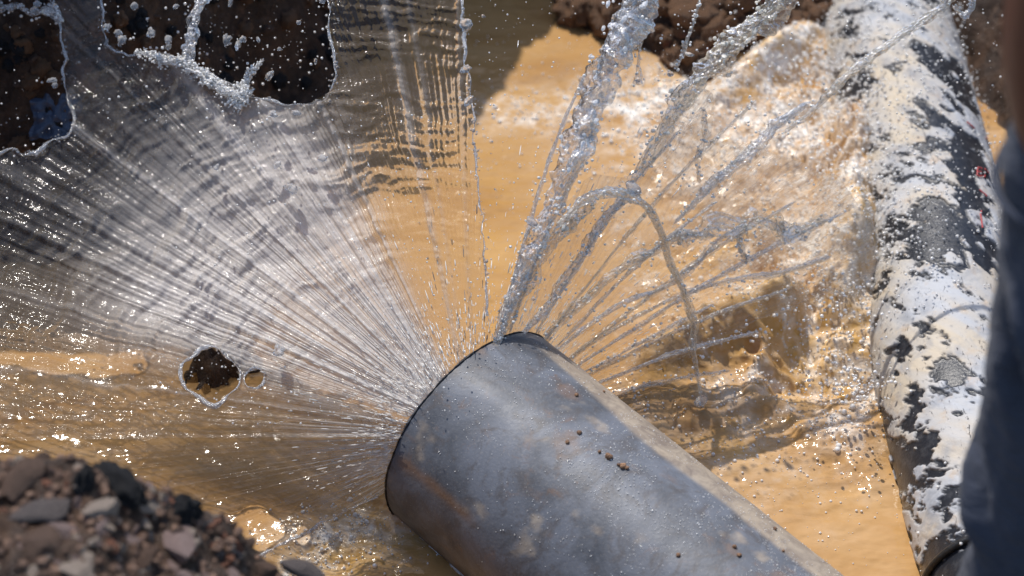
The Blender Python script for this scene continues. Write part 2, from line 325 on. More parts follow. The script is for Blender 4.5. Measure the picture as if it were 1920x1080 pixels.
# ------------------------------------------------------------------ the steel pipe
a_ = R_(28); DR = -.788 * math.cos(a_) * XX + .616 * math.cos(a_) * UP + math.sin(a_) * FW; DR /= np.linalg.norm(DR)
HH = np.cross([0, 0, 1], DR); HH /= np.linalg.norm(HH); WW = np.cross(DR, HH)
RP = .2
def rimp(b, r=RP, s=0.): b = np.asarray(b)[..., None]; r = np.asarray(r, float)[..., None]; return MOUTH + r * (np.cos(b) * HH + np.sin(b) * WW) - np.asarray(s)[..., None] * DR
k = N('pipe_steel'); co = k.co(); mud = k.attr('mud'); u = k.attr('u')  # mud: mud patches plus the painted sunlit strip
blot = k.noise(k.map(co, (1, 1, 1)), 7, 6, .62, 1.2)
c = k.ramp(blot, [(.30, (.055, .060, .072)), (.44, (.105, .112, .128)), (.60, (.155, .167, .195)), (.78, (.135, .143, .162))])
st = k.ramp(k.noise(co, 16, 5, .7, 1.5), [(.50, 0.), (.64, .85)]); c = k.mix(k.ma('MULTIPLY', st, .8), c, (.085, .075, .072))
ru = k.ramp(k.noise(co, 22, 5, .75, .6), [(.58, 0.), (.74, .85)]); c = k.mix(k.ma('MULTIPLY', ru, .55), c, (.22, .11, .045))
c = k.mix(k.attr('rust'), c, (.27, .13, .045))
sc_ = k.ramp(k.noise(co, 260, 2, .5), [(.60, 0.), (.72, .6)]); c = k.mix(k.ma('MULTIPLY', sc_, .5), c, (.33, .30, .27))
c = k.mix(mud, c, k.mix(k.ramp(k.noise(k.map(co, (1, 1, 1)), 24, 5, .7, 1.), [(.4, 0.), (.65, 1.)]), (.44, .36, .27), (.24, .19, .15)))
ro = k.ma('ADD', k.ramp(k.noise(co, 11, 4, .6, .5), [(.35, .48), (.7, .68)]), k.ma('MULTIPLY', mud, .25))
nb = k.bump(k.noise(co, 12, 4, .5), .004, .5); nb = k.bump(k.noise(co, 180, 3, .6), .0008, .7, nb)
M_steel = k.done(k.pr(Base_Color=c, Metallic=.0, Roughness=ro, Normal=nb, Coat_Weight=.10, Coat_Roughness=.3, Specular_IOR_Level=.4))
NB, NS, LP = 256, 320, 1.9
bb = np.linspace(0, 2 * math.pi, NB, endpoint=False); ss = np.linspace(0, LP, NS)
SS, BB = np.meshgrid(ss, bb, indexing='ij')
dent = -.0016 * fbm(SS * 5, np.cos(BB) * 2 + 5, np.sin(BB) * 2, 3, 70)
lip = .0015 * np.sin(BB * 9 + 1) + .0022 * fbm(np.cos(BB) * 8, np.sin(BB) * 8, None, 3, 71)
V = rimp(BB, RP + dent, SS - lip * np.exp(-SS * 60))
pipe = empty('steel_pipe', MOUTH, 'wet blue-grey steel pipe slanting out of the muddy pool with water bursting round its end', 'pipe')
sup = BB[None][0] if False else BB
e_ = .10 * fbm(SS * 6, BB * 3, None, 4, 72)
bd = R_(119) + e_ * .7 - .10 * sstep(.1, .3, SS)
mud_sun_mask = sstep(-.04, .05, BB - bd) * sstep(R_(250), R_(230), BB) * sstep(.02, .1, SS + .05 * fbm(SS * 9, BB * 9, None, 3, 76)) * .9 + .55 * sstep(.35, .6, fbm(SS * 20, BB * 4, None, 4, 73)) * (BB < 3)  # sunlit beige strip painted down the right side, plus scattered mud patches
rust = .5 * np.exp(-((BB - R_(22) - .05 * fbm(SS * 15, BB * 5, None, 3, 74)) / .055)**2) * sstep(0, .03, SS) * sstep(.22, .16, SS) + .3 * sstep(.4, .7, fbm(SS * 12, BB * 5, None, 5, 75))
VV = np.concatenate([V.reshape(-1, 3), rimp(BB, RP - .009, SS - lip * np.exp(-SS * 60)).reshape(-1, 3)])
Fo = gridfaces(NS, NB, True); Fi = gridfaces(NS, NB, True)[:, ::-1] + NS * NB
j = np.arange(NB); j2 = (j + 1) % NB; Fe = np.stack([j, j2, j2 + NS * NB, j + NS * NB], -1)
at0 = {'mud': np.r_[mud_sun_mask.ravel(), np.zeros(NS * NB)], 'rust': np.r_[rust.ravel(), np.full(NS * NB, .4)], 'u': np.r_[SS.ravel(), SS.ravel()]}  # 'mud' also carries the painted sunlit strip
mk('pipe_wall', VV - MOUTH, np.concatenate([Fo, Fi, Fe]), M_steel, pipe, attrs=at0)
k = N('dark_edge'); M_edge = k.done(k.pr(Base_Color=(.018, .017, .018, 1), Metallic=.3, Roughness=.45))
bb2 = np.linspace(0, 2 * math.pi, 300); pth = rimp(bb2, RP + .0006 + .0006 * fbm(bb2 * 12, bb2 * 0, None, 3, 77), .002 + .001 * fbm(bb2 * 7, bb2 * 0 + 3, None, 3, 78))
V, F = tube(pth, .0013 * (1 + .5 * vn(bb2 * 30, bb2 * 0, None, 3)), 8, side=DR); mk('rim_edge', V - MOUTH, F, M_edge, pipe)
# mud crumbs stuck on the pipe, and beads of water
def on_pipe(x, y):
    r = ray(x, y); o = CAM - MOUTH; rd = r - (r @ DR) * DR; od = o - (o @ DR) * DR
    A = rd @ rd; B = 2 * rd @ od; C = od @ od - RP * RP; di = B * B - 4 * A * C
    if di < 0: return None
    t = (-B - math.sqrt(di)) / (2 * A); P = CAM + r * t; nrm = (P - MOUTH) - ((P - MOUTH) @ DR) * DR
    if (P - MOUTH) @ DR > 0: return None
    return P, nrm / RP
# ------------------------------------------------------------------ rock shapes
def rock(seed, sub=3, ang=.55, squash=(1, .8, .65)):
    V, F = ICO[sub]; r = np.random.default_rng(seed); V = V.copy()
    for _ in range(14):                                              # cut flat facets
        n = r.normal(size=3); n /= np.linalg.norm(n); dd = r.uniform(.5, .85); e = np.maximum(V @ n - dd, 0); V -= e[:, None] * n * .92
    V *= 1 + .10 * ang * fbm(V[:, 0] * 3 + seed, V[:, 1] * 3, V[:, 2] * 3, 3, seed)[:, None] + .05 * fbm(V[:, 0] * 9, V[:, 1] * 9 + seed, V[:, 2] * 9, 2, seed + 1)[:, None]
    return V * np.array(squash), F
def clod(seed, sub=4):
    V, F = ICO[sub]; V = V * (1 + .38 * fbm(V[:, 0] * 1.7 + seed, V[:, 1] * 1.7, V[:, 2] * 1.7, 2, seed)[:, None] + .16 * fbm(V[:, 0] * 7, V[:, 1] * 7 + seed, V[:, 2] * 7, 3, seed + 8)[:, None] + .26 * ridge(V[:, 0] * 3 + V[:, 2] * 2, V[:, 1] * 3 + seed, 4, seed + 1)[:, None])
    return V, F
ROCKME = {}
def rock_me(kind, i):
    if (kind, i) not in ROCKME:
        V, F = (clod(i * 7 + 3, 4) if kind in ('clod', 'dark') else rock(i * 5 + 1, 3, .55, [(1, .8, .6), (1, .65, .5), (1, .9, .75), (1.1, .6, .7)][i % 4]))
        ROCKME[kind, i] = mk('stone', V, F, ST[kind], smooth=kind in ('clod', 'dark'), link=False)
    return ROCKME[kind, i]
def stone(P, r, kind, label, cat, group=None, i=None, rot=None, sc=(1, 1, 1), name='stone'):
    o = ob(name, rock_me(kind, random.randrange(7) if i is None else i), None, P)
    o.rotation_euler = rot or (random.uniform(0, 6), random.uniform(-.5, .5), random.uniform(0, 6)); o.scale = [r * s for s in sc]
    return tag(o, label, cat, group)
# rubble heap in the near left corner
heap = [  # px, py, radius m, kind, label, scale
    (195, 945, 0.029, 'pale', 'pale wedge-shaped stone standing on the crest of the near rubble heap', (1.1, .8, .8)),
    (275, 940, 0.027, 'pale', 'cream and brown rounded stone at the right of the dark lump on the rubble heap', (1, .8, .8)),
    (222, 900, 0.027, 'dark', 'black rounded soil lump topping the rubble heap', (1.4, .8, .6)),
    (155, 900, 0.018, 'dark', 'small black spiky soil lump left of the rounded one on the heap', (.8, .8, 1.6)),
    (335, 950, 0.022, 'dark', 'black jagged lump at the right shoulder of the heap beside the cream stone', (1.2, .8, 1)),
    (205, 1010, 0.019, 'red', 'small orange-red stone in the middle of the rubble heap', (1, .9, 1)),
    (120, 985, 0.029, 'pink', 'pale pinkish flat stone low on the heap left of the orange one', (1.2, .8, .6)),
    (340, 1005, 0.044, 'pink', 'large pinkish grey stone at the right side of the rubble heap', (1.1, .9, .8)),
    (395, 975, 0.018, 'red', 'rust-red stone chip above the large pinkish stone', (1.2, .8, .7)),
    (260, 1040, 0.032, 'brown', 'brown grey block at the bottom of the heap left of the large pinkish stone', (1.2, .8, .7)),
    (270, 1075, 0.027, 'pale', 'long cream stone lying at the bottom of the rubble heap', (1.5, .7, .7)),
    (75, 1015, .040, 'brown', 'big dull brown stone at the left of the rubble heap', (1.1, .8, .8)),
    (75, 945, 0.040, 'grey', 'smooth dark grey stone high on the left of the heap', (1.3, .8, .7)),
    (40, 885, 0.036, 'brown', 'brown crumbly stone at the upper left end of the heap', (1.2, .9, .8)),
    (565, 1068, 0.034, 'grey', 'dark stone with a cream streak standing alone right of the heap', (1.1, .9, .9)),
    (500, 1070, 0.021, 'brown', 'small brown stone between the heap and the lone dark stone', (1, .9, .9)),
    (150, 1060, 0.032, 'pale', 'pale stone half buried near the bottom left of the heap', (1, .8, .6)),
]
for x, y, r, kd, lb, sc in heap:
    P = hit(x, y + 12, 2.4)
    if x > 450: P = at_t(x, y, 3.3)
    stone(P, r, kd, lb, 'stone', None, sc=sc, rot=(random.uniform(-.4, .4), random.uniform(-.4, .4), random.uniform(0, 6)), name='dark_stone' if kd == 'dark' else 'stone')
# low heap shoulder the lone stones rest on
cnt = 0
while cnt < 298:
    x = random.uniform(-40, 470); y = random.uniform(850, 1110)
    P = hit(x, y, 2.4)
    if P[1] > -.62 or P[2] < .3: continue
    if random.random() < .5 and x < 130: continue
    stone(P, random.choice([.006, .008, .010, .013, .017]) * random.uniform(.8, 1.2), random.choice(['pink', 'brown', 'grey', 'brown', 'pale', 'pale', 'red', 'red', 'brown', 'pink', 'pale']),
          'small loose stone of the out-of-focus rubble heap in the near left corner', 'stone', 'small stones of the near rubble heap'); cnt += 1
P = []; 
for _ in range(2600):
    x = random.uniform(-1.3, .1); y = random.uniform(-1.2, -.66); P.append((x, y, hgt(x, y) + .001))
for _ in range(700):
    x = random.uniform(.1, 1.3); y = random.uniform(-1.2, -.72); P.append((x, y, hgt(x, y) + .001))
V, F = blobs(P, rng.uniform(.0025, .009, len(P)), 1, None, .35); tag(mk('gravel', V, F, ST['brown'], smooth=False), 'fine brown gravel between the stones of the near bank', 'gravel', kind='stuff')
# clods and rocks on the far banks
P = hit(1130, 20, 3.5); 
for x, y, r, lb in [(1150, 30, .06, 'large crusty brown rock at the pool edge behind the thick silver jet'), (1080, 15, .05, 'smaller brown clod at the left tip of the far bank'),
                    (1265, 110, .04, 'orange-brown wet clod at the water line right of the thick jet'), (1330, 60, .05, 'dark wet lump of earth under the second jet'),
                    (1300, 20, .06, 'brown crusty lump above the orange clod'), (1530, 30, .05, 'reddish clod beside the white-coated pipe at the top'), (1480, 55, .05, 'dark brown clod between second jet and coated pipe'),
                    (1580, 55, .04, 'pale brown clod touching the coated pipe')]:
    stone(hit(x, y, 3.5) + np.array([0, .01, 0]), r, 'clod', lb, 'rock', name='clod', sc=(1, .8, .7))
stone(hit(1740, 55, 3.5), .05, 'clod', 'brown clod of earth behind the upper end of the coated pipe', 'rock', name='clod')
stone(hit(362, 712, 3.5), .026, 'amber', 'wet amber stone seen through the hole in the water sheet', 'stone', name='wet_stone', sc=(1, .8, .8)); stone(hit(385, 738, 3.5), .030, 'amber', 'orange wet stone below the amber one in the hole', 'stone', name='wet_stone', sc=(1.3, .7, .6))
stone(hit(416, 742, 3.5), .020, 'amber', 'small orange wet stone at the lower right rim of the hole', 'stone', name='wet_stone')
k = N('blue_sheeting'); M_blue = k.done(k.pr(Base_Color=(.055, .075, .12, 1), Roughness=.35, Normal=k.bump(k.noise(k.co(), 40, 4), .01)))
P = hit(110, 222, 3.4); n_ = 24; q = np.linspace(-1, 1, n_); QX, QY = np.meshgrid(q, q, indexing='ij')
rr = 1 + .25 * fbm(QX * 1.5, QY * 1.5, None, 2, 90); tt = .012 * fbm(QX * 3, QY * 3, None, 3, 91)
V = (QX * rr)[..., None] * XX * .045 + (QY * rr)[..., None] * UP * .040 - (tt + .02)[..., None] * FW; V = V.reshape(-1, 3); V2 = V + FW * .004
fr = gridfaces(n_, n_); tag(mk('plastic_scrap', np.r_[V, V2] + P, np.r_[fr, fr[:, ::-1] + len(V)], M_blue), 'crumpled scrap of blue plastic lying on the dark bank at the left', 'plastic scrap')
cnt = 0
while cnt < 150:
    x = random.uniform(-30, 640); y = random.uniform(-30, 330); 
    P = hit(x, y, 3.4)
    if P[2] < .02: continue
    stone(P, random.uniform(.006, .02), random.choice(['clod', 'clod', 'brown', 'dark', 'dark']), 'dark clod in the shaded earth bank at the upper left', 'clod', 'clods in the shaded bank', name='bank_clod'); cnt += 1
cnt = 0
while cnt < 150:
    x = random.uniform(1040, 1620); y = random.uniform(-30, 110)
    P = hit(x, y, 3.4)
    if P[2] < .015: continue
    stone(P, random.uniform(.01, .028), random.choice(['clod', 'clod', 'brown', 'red']), 'small brown clod on the sunlit bank at the top', 'clod', 'clods on the sunlit far bank', name='bank_clod'); cnt += 1
# ------------------------------------------------------------------ the coated pipe on the right
R2 = .14
ap = [at_z(x, y, .03) for x, y in [(1902, 1150), (1888, 1080), (1830, 880), (1785, 700), (1768, 500), (1722, 300), (1672, 100), (1640, 0), (1590, -160), (1560, -300)]]
cp = spline(ap, 900); T = np.gradient(cp, axis=0); T /= np.linalg.norm(T, axis=1)[:, None]
NS2, NB2 = 900, 300; b2 = np.linspace(0, 2 * math.pi, NB2, endpoint=False)
A = np.cross(T, [0, 0, 1]); A /= np.linalg.norm(A, axis=1)[:, None]; B = np.cross(A, T)   # A points to the right, B up
arc = np.r_[0, np.cumsum(np.linalg.norm(np.diff(cp, axis=0), axis=1))]
SA, BA = np.meshgrid(arc, b2, indexing='ij'); circ = BA * R2
cu, cv = SA, circ; dg = cu * .75 + cv * .65; dg2 = -cu * .65 + cv * .75           # helical wrap direction
f1 = fbm(dg2 * 22 + .7 * fbm(cu * 12, cv * 12, None, 3, 5), dg * 8, None, 5, 100, .62)
f2 = fbm(cu * 30, cv * 18, None, 5, 101, .62); f3 = fbm(dg2 * 60, dg * 18, None, 3, 102)
mask = .56 * f1 + .42 * f2 + .34 * f3
end = arc[-1]; sy = SA / end
mask = mask - .30 * sstep(.02, .0, SA - .10)                       # bare black near end
def spot(px, py, r):                                               # distance on the pipe from a surveyed point
    return lambda Vp: np.exp(-(((Vp[..., 0] - px)**2 + (Vp[..., 1] - py)**2) / r**2))
Vb = cp[:, None] + R2 * (np.cos(BA)[..., None] * A[:, None] + np.sin(BA)[..., None] * B[:, None])
vv = Vb - CAM; zz2 = vv @ FW; QX = 960 + KPX * (vv @ XX) / zz2; QY = 540 - KPX * (vv @ UP) / zz2
def b2l(cx, cy, rx, ry, rot=0.):
    c, s = math.cos(R_(rot)), math.sin(R_(rot)); dx, dy = QX - cx, QY - cy
    return np.exp(-(((dx * c + dy * s) / rx)**2 + ((-dx * s + dy * c) / ry)**2)) * (np.sin(BA) > -.3)
blk = 1.0 * b2l(1750, 110, 105, 22, 40) + .8 * b2l(1610, 160, 22, 55) + .8 * b2l(1755, 215, 35, 22) + .7 * b2l(1660, 45, 25, 12) + .55 * b2l(1690, 340, 60, 45, 20) + 1.1 * b2l(1815, 300, 26, 90, -10) + .8 * b2l(1790, 440, 60, 50, 20) + .6 * b2l(1740, 480, 60, 40) \
    + .9 * b2l(1690, 665, 14, 45, 15) + .9 * b2l(1715, 760, 60, 22, -40) + .8 * b2l(1790, 690, 30, 30) + .5 * b2l(1760, 560, 70, 8, -30) + .6 * b2l(1700, 890, 50, 8, -50) + .6 * b2l(1770, 940, 60, 12, -40) + 1.3 * b2l(1800, 1090, 80, 60, -45) + .9 * b2l(1665, 850, 8, 50, -10)
mask = mask - .55 * blk * np.clip(.75 + 1.3 * fbm(cu * 22, cv * 22, None, 4, 111), 0, 1.5) + .10 * fbm(dg2 * 110, dg * 22, None, 3, 112) + .155
coat = sstep(-.07, .035, mask)
crm = np.clip(.35 + .9 * fbm(cu * 8, cv * 8, None, 3, 104) + .5 * fbm(dg2 * 50, dg * 12, None, 3, 105), 0, 1)
rad = R2 + .0035 * coat + .0012 * fbm(dg2 * 70, dg * 20, None, 3, 106) * coat + .0015 * fbm(cu * 9, cv * 9, None, 3, 107)
V = cp[:, None] + rad[..., None] * (np.cos(BA)[..., None] * A[:, None] + np.sin(BA)[..., None] * B[:, None])
k = N('flaking_coat'); co = k.co(); ct = k.attr('coat'); cr = k.attr('cream')
fl = k.ramp(k.noise(k.map(co, (1.6, .5, 1), (0, 0, .7)), 90, 5, .7, .4), [(.30, 1.), (.38, 0.)]); fl2 = k.ramp(k.noise(co, 170, 4, .7), [(.66, 0.), (.72, 1.)])
m_ = k.ma('SUBTRACT', ct, k.ma('MULTIPLY', fl, .9), None, True); m_ = k.ma('ADD', m_, k.ma('MULTIPLY', fl2, .35), None, True)
wc = k.mix(cr, (.46, .47, .49), (.54, .46, .35)); wc = k.mix(k.ramp(k.noise(co, 30, 4, .6), [(.55, 0.), (.8, .7)]), wc, (.50, .33, .17))
wc = k.mix(k.ramp(k.noise(co, 18, 4, .6, .5), [(.48, 0.), (.7, .7)]), wc, (.22, .24, .28))
bc = k.mix(k.ramp(k.noise(co, 60, 4, .6), [(.5, 0.), (.8, .5)]), (.018, .020, .026), (.12, .12, .125))
M_coat = k.done(k.pr(Base_Color=k.mix(m_, bc, wc), Roughness=k.ma('ADD', .30, k.ma('MULTIPLY', m_, .38)), Normal=k.bump(k.ma('ADD', m_, k.ma('MULTIPLY', k.noise(co, 200, 4, .7), .5)), .0018)))
p2 = empty('coated_pipe', ap[4], 'black pipe with flaking white coating at the right of the pool', 'pipe')
V = V.reshape(-1, 3); c0 = len(V); V = np.r_[V, [cp[0]]]
F = gridfaces(NS2, NB2, True)
mk('pipe_wall', V[:-1] - ap[4], F, M_coat, p2, attrs={'coat': coat, 'cream': crm})
k = N('pipe_black'); M_blk = k.done(k.pr(Base_Color=(.02, .019, .018, 1), Roughness=.4, Normal=k.bump(k.noise(k.co(), 60, 4), .004)))
cpr = [cp[0] + T[0] * .0] * 1
ring = []
for s0, s1, rr in ((.055, .075, R2 + .006),):
    idx = np.where((arc > s0) & (arc < s1))[0]
    ang = np.linspace(0, 2 * math.pi, 96)
    pr_ = np.array([cp[idx[0]] + rr * (math.cos(q) * A[idx[0]] + math.sin(q) * B[idx[0]]) for q in ang]); ring.append(tube(pr_, .006, 10, side=T[0]))
V, F = join(ring); mk('end_band', V - ap[4], F, M_blk, p2)
a2 = np.linspace(0, 2 * math.pi, 48, endpoint=False); E0 = cp[0] + (R2 - .001) * (np.cos(a2)[:, None] * A[0] + np.sin(a2)[:, None] * B[0]); E1 = cp[0] + T[0] * .3 + (R2 - .02) * (np.cos(a2)[:, None] * A[0] + np.sin(a2)[:, None] * B[0])
mk('bore', np.r_[E0, E1] - ap[4], gridfaces(2, 48, True), M_blk, p2)
k = N('red_print'); M_red = k.done(k.pr(Base_Color=(.45, .07, .07, 1), Roughness=.5))
def on_pipe2(px, py):
    d = (QX - px)**2 + (QY - py)**2 + np.where(np.sin(BA) > -.3, 0, 1e9); i, j_ = np.unravel_index(np.argmin(d), d.shape); nn = Vb[i, j_] - cp[i]; nn /= np.linalg.norm(nn); return Vb[i, j_] + nn * .0065, nn
strokes = [[(1808, 232), (1845, 262)], [(1829, 318), (1829, 334)], [(1829, 318), (1838, 320)], [(1829, 326), (1836, 327)], [(1829, 334), (1838, 335)], [(1842, 320), (1842, 336)], [(1842, 320), (1849, 328), (1842, 336)], [(1833, 360), (1846, 372)], [(1836, 400), (1840, 432)]]
tb = []
for s_ in strokes:
    pts = [];
    for p0, p1 in zip(s_[:-1], s_[1:]):
        for f_ in np.linspace(0, 1, 6): pts.append(on_pipe2(p0[0] + (p1[0] - p0[0]) * f_, p0[1] + (p1[1] - p0[1]) * f_)[0])
    pts = [p for i_, p in enumerate(pts) if i_ == 0 or np.linalg.norm(p - pts[i_ - 1]) > 1e-4]
    if len(pts) > 2: tb.append(tube(np.array(pts), .0016, 6))
V, F = join(tb); mk('red_lettering', V - ap[4], F, M_red, p2)
# ------------------------------------------------------------------ water sheets thrown from the pipe's end
AP = (890., 815.)
bs = np.linspace(R_(-25), R_(205), 400); rp = rimp(bs, RP - .004, 0.); pj = np.array([proj(p) for p in rp])
rth = np.degrees(np.arctan2(-(pj[:, 1] - AP[1]), -(pj[:, 0] - AP[0]))); rth = np.where(rth < -120, rth + 360, rth)
rho_r = np.hypot(pj[:, 0] - AP[0], pj[:, 1] - AP[1]); o_ = np.argsort(rth); rth, rho_r, t_r = rth[o_], rho_r[o_], pj[o_, 2]
TT = ([-60, -30, 0, 20, 40, 60, 80, 95, 110, 125, 140, 150, 165, 175], [4.0, 3.98, 4.06, 4.30, 4.40, 4.38, 4.25, 4.15, 4.15, 4.2, 4.35, 4.44, 4.50, 4.5])
def film(th, rho, dn=0.):
    """point of the spray surface: direction th (deg about the pipe's axis as surveyed), distance rho"""
    th = np.asarray(th, float); rho = np.asarray(rho, float)
    r0 = np.interp(th, rth, rho_r); t0 = np.interp(th, rth, t_r); t1 = np.interp(th, *TT)
    t = t0 + (t1 - t0) * (rho - r0) / (1000 - r0) + dn
    x = AP[0] - rho * np.cos(np.radians(th)); y = AP[1] - rho * np.sin(np.radians(th))
    return CAM + (FW + ((x - 960) / KPX)[..., None] * XX - ((y - 540) / KPX)[..., None] * UP) * t[..., None], x, y
def film_px(x, y, dn=0.):
    x = np.asarray(x, float); y = np.asarray(y, float); th = np.degrees(np.arctan2(-(y - AP[1]), -(x - AP[0]))); th = np.where(th < -120, th + 360, th)
    return film(th, np.hypot(x - AP[0], y - AP[1]), dn)[0]
def jag(P, step=8, amp=4, seed=0, closed=True):
    P = np.array(P, float); Q = np.r_[P, P[:1]] if closed else P
    out = []
    for a, b in zip(Q[:-1], Q[1:]):
        n = max(1, int(np.hypot(*(b - a)) / step)); out += [a + (b - a) * i / n for i in range(n)]
    out = np.array(out); s = np.arange(len(out)) * step / 28.
    out[:, 0] += amp * fbm(s, s * 0 + 1, None, 3, seed); out[:, 1] += amp * fbm(s, s * 0 + 9, None, 3, seed + 3)
    for _ in range(2): out = .5 * out + .25 * np.roll(out, 1, 0) + .25 * np.roll(out, -1, 0)
    return out
outline = [(735, 918), (640, 962), (540, 1014), (430, 1068), (250, 1170), (-160, 1200), (-160, 300), (0, 292), (18, 280), (45, 292), (75, 280), (100, 262), (134, 258), (140, 215), (128, 185), (116, 160), (124, 118), (118, 70), (104, 30), (98, -70),
           (196, -70), (190, 40), (196, 88), (240, 102), (300, 108), (350, 116), (400, 140), (450, 172), (490, 186), (530, 196), (575, 197), (606, 190), (622, 172), (633, 140), (624, 90), (618, 40), (610, -70), (860, -70), (868, 40), (874, 70), (872, 120), (884, 160), (884, 220), (896, 300), (902, 420), (908, 520), (914, 600), (926, 655), (890, 815)]
hole1 = [(338, 690), (350, 672), (375, 655), (398, 648), (418, 660), (440, 680), (450, 700), (446, 722), (430, 735), (420, 752), (402, 762), (375, 745), (350, 730), (340, 712)]
hole2 = [(458, 700), (470, 690), (486, 688), (496, 700), (494, 720), (482, 732), (466, 728), (460, 715)]
OUT = jag(outline, 7, 7, 5); OUT[:, 0] += 2.5 * vn(np.arange(len(OUT)) / 1.7, np.zeros(len(OUT)), None, 4); OUT[:, 1] += 2.5 * vn(np.arange(len(OUT)) / 1.7, np.ones(len(OUT)) * 5, None, 4)
H1 = jag(hole1, 4, 7, 6); H2 = jag(hole2, 4, 5, 7)
ridges = [  # far px point, width deg, amp mm, milk, start rho
    ((200, 285), .55, 4, .25, 200), ((370, 165), .8, 5, .22, 150), ((430, 250), .5, -3, .15, 200), ((740, 90), .7, 5, .35, 0), ((600, 180), 1.2, 3, .0, 300), ((150, 400), .8, 3, .1, 250), ((60, 700), .5, 4, .15, 200), ((0, 828), .45, 5, -.02, 0), ((100, 800), .35, -4, 0, 0),
    ((380, 660), .7, 3, .12, 100), ((860, 60), .5, 4, .15, 0), ((300, 230), .4, 3, .1, 100), ((560, 300), .5, 3, .2, 0), ((650, 300), .4, 3, .2, 0), ((250, 520), .5, 3, .1, 0), ((300, 420), .4, -3, .05, 100), ((800, 200), .4, 3, .15, 0)]
def sheet(th0, th1, NT, NR, rmax, outl, holes, seed, milkf, disp=1.):
    th = np.linspace(th0, th1, NT); rn = np.linspace(0, 1, NR) ** 1.15
    TH, RN = np.meshgrid(th, rn, indexing='ij'); r0 = np.interp(TH, rth, rho_r) - 6; RH = r0 + (rmax - r0) * RN
    P, x, y = film(TH, RH)
    ins = pip(outl, x, y)
    for h_ in holes: ins &= ~pip(h_, x, y)
    fc = gridfaces(NT, NR); keep = ins.ravel()[fc].any(1); fc = fc[keep]
    used = np.zeros(NT * NR, bool); used[fc.ravel()] = True
    need = used & ~ins.ravel(); best = np.full(need.sum(), 1e9); nx = x.ravel()[need].copy(); ny = y.ravel()[need].copy(); sx, sy_ = nx.copy(), ny.copy()
    for cl in [outl] + list(holes):
        d_, bx, by = pdist(cl, nx, ny); m_ = d_ < best; best = np.where(m_, d_, best); sx = np.where(m_, bx, sx); sy_ = np.where(m_, by, sy_)
    xf = x.ravel().copy(); yf = y.ravel().copy(); xf[need] = sx; yf[need] = sy_
    x2 = xf.reshape(x.shape); y2 = yf.reshape(y.shape)
    P = film_px(x2, y2)
    tang = TH * math.pi / 180 * RH; grow = sstep(120, 620, RH)
    wv = 22 * fbm(x / 90, y / 90, None, 3, seed + 9)
    rib = fbm(TH * 2.6, RH / 900, None, 3, seed) * 1.0 + .5 * fbm(TH * 7, RH / 500, None, 2, seed + 2)
    rp_ = fbm((RH + wv * 1.2 + .25 * tang) / 17, (tang - .2 * RH) / 48, None, 2, seed + 4) + .35 * fbm(x / 9, y / 12, None, 2, seed + 6)
    rp2 = fbm((RH + wv * 2) / 60, tang / 130, None, 3, seed + 7)
    dsp = disp * np.interp(TH, [55, 66, 99, 103], [1, 1.6, 1.6, 1]) * ((.0030 * rib * sstep(0, 150, RH - r0)) + .0044 * rp_ * grow * np.clip(.75 + .9 * rp2, .15, 1.5) + .010 * rp2 * grow)
    mk_ = milkf(TH, RH, x, y)
    if holes or seed == 200:
        for (qx, qy), wd, am, ml, st in ridges:
            t_ = math.degrees(math.atan2(-(qy - AP[1]), -(qx - AP[0]))); wdv = wd * (.6 + 500 / np.maximum(RH, 150)) * .7; e = np.exp(-((TH - t_ - .5 * fbm(RH / 160, RH * 0 + t_, None, 2, 3)) / wdv)**2) * sstep(st, st + 120, RH)
            dsp += am * .0013 * e * (1 + .3 * rp_); mk_ = mk_ + ml * e
    Nn = np.cross(np.gradient(P, axis=0), np.gradient(P, axis=1)); Nn /= np.linalg.norm(Nn, axis=-1)[..., None] + 1e-9
    P = P + Nn * dsp[..., None]
    mp = np.full(NT * NR, -1); mp[used] = np.arange(used.sum())
    nr_ = np.clip(1.05 * sstep(820, 150, RH), .12, 1)
    return P.reshape(-1, 3)[used], mp[fc], {'milk': np.clip(mk_, 0, .95).ravel()[used], 'th': TH.ravel()[used] + 60, 'rh': RH.ravel()[used], 'near': nr_.ravel()[used], 'rf': np.interp(TH, [-30, 5, 20, 60, 68, 99, 100, 110], [.12, .14, .36, .4, .8, .8, .3, .2]).ravel()[used]}
def milk1(TH, RH, x, y):
    st = fbm(TH * 9, RH / 700, None, 3, 300) ; st2 = fbm(TH * 2.2, RH / 420 + .4 * fbm(TH, RH / 120, None, 2, 1), None, 3, 301)
    band = sstep(8, 26, TH) * sstep(76, 56, TH)                    # airy band, its grey brightness partly painted in
    m = .06 + .74 * band * sstep(930, 560, RH + 60 * st2) * (1 + .5 * st2) + .30 * sstep(330, 60, RH) * (.7 + .8 * st)
    m = m + .10 * st * sstep(900, 200, RH) + .08 * np.clip(fbm(x / 40, y / 40, None, 4, 302), 0, 1) * (TH < 60)
    m = m + .28 * np.exp(-(((x - 330) / 120)**2 + ((y - 560) / 55)**2)) * (.6 + np.abs(fbm(x / 22, y / 22, None, 3, 303)) * 1.5)
    m = m * np.where(TH > 60, np.interp(TH, [60, 70, 100], [1, .45, .35]), 1)
    m = m * np.interp(TH, [-40, -5, 15], [.6, .6, 1]) + .60 * sstep(14, 4, TH) * sstep(420, 120, RH) * np.clip(.6 + 1.6 * fbm(TH * 1.6, RH / 500, None, 3, 305), 0, 1.4)
    return np.clip(m, .03, .9)
base = MOUTH
V, F, ml = sheet(-34, 99, 760, 560, 1330, OUT, [H1, H2], 200, milk1)
sh = empty('water_sheet', base, 'wide rippled grey water sheet fanning left and upward from the pipe end', 'water sheet')
mk('film', V - base, F, M_sheet, sh, attrs=ml)
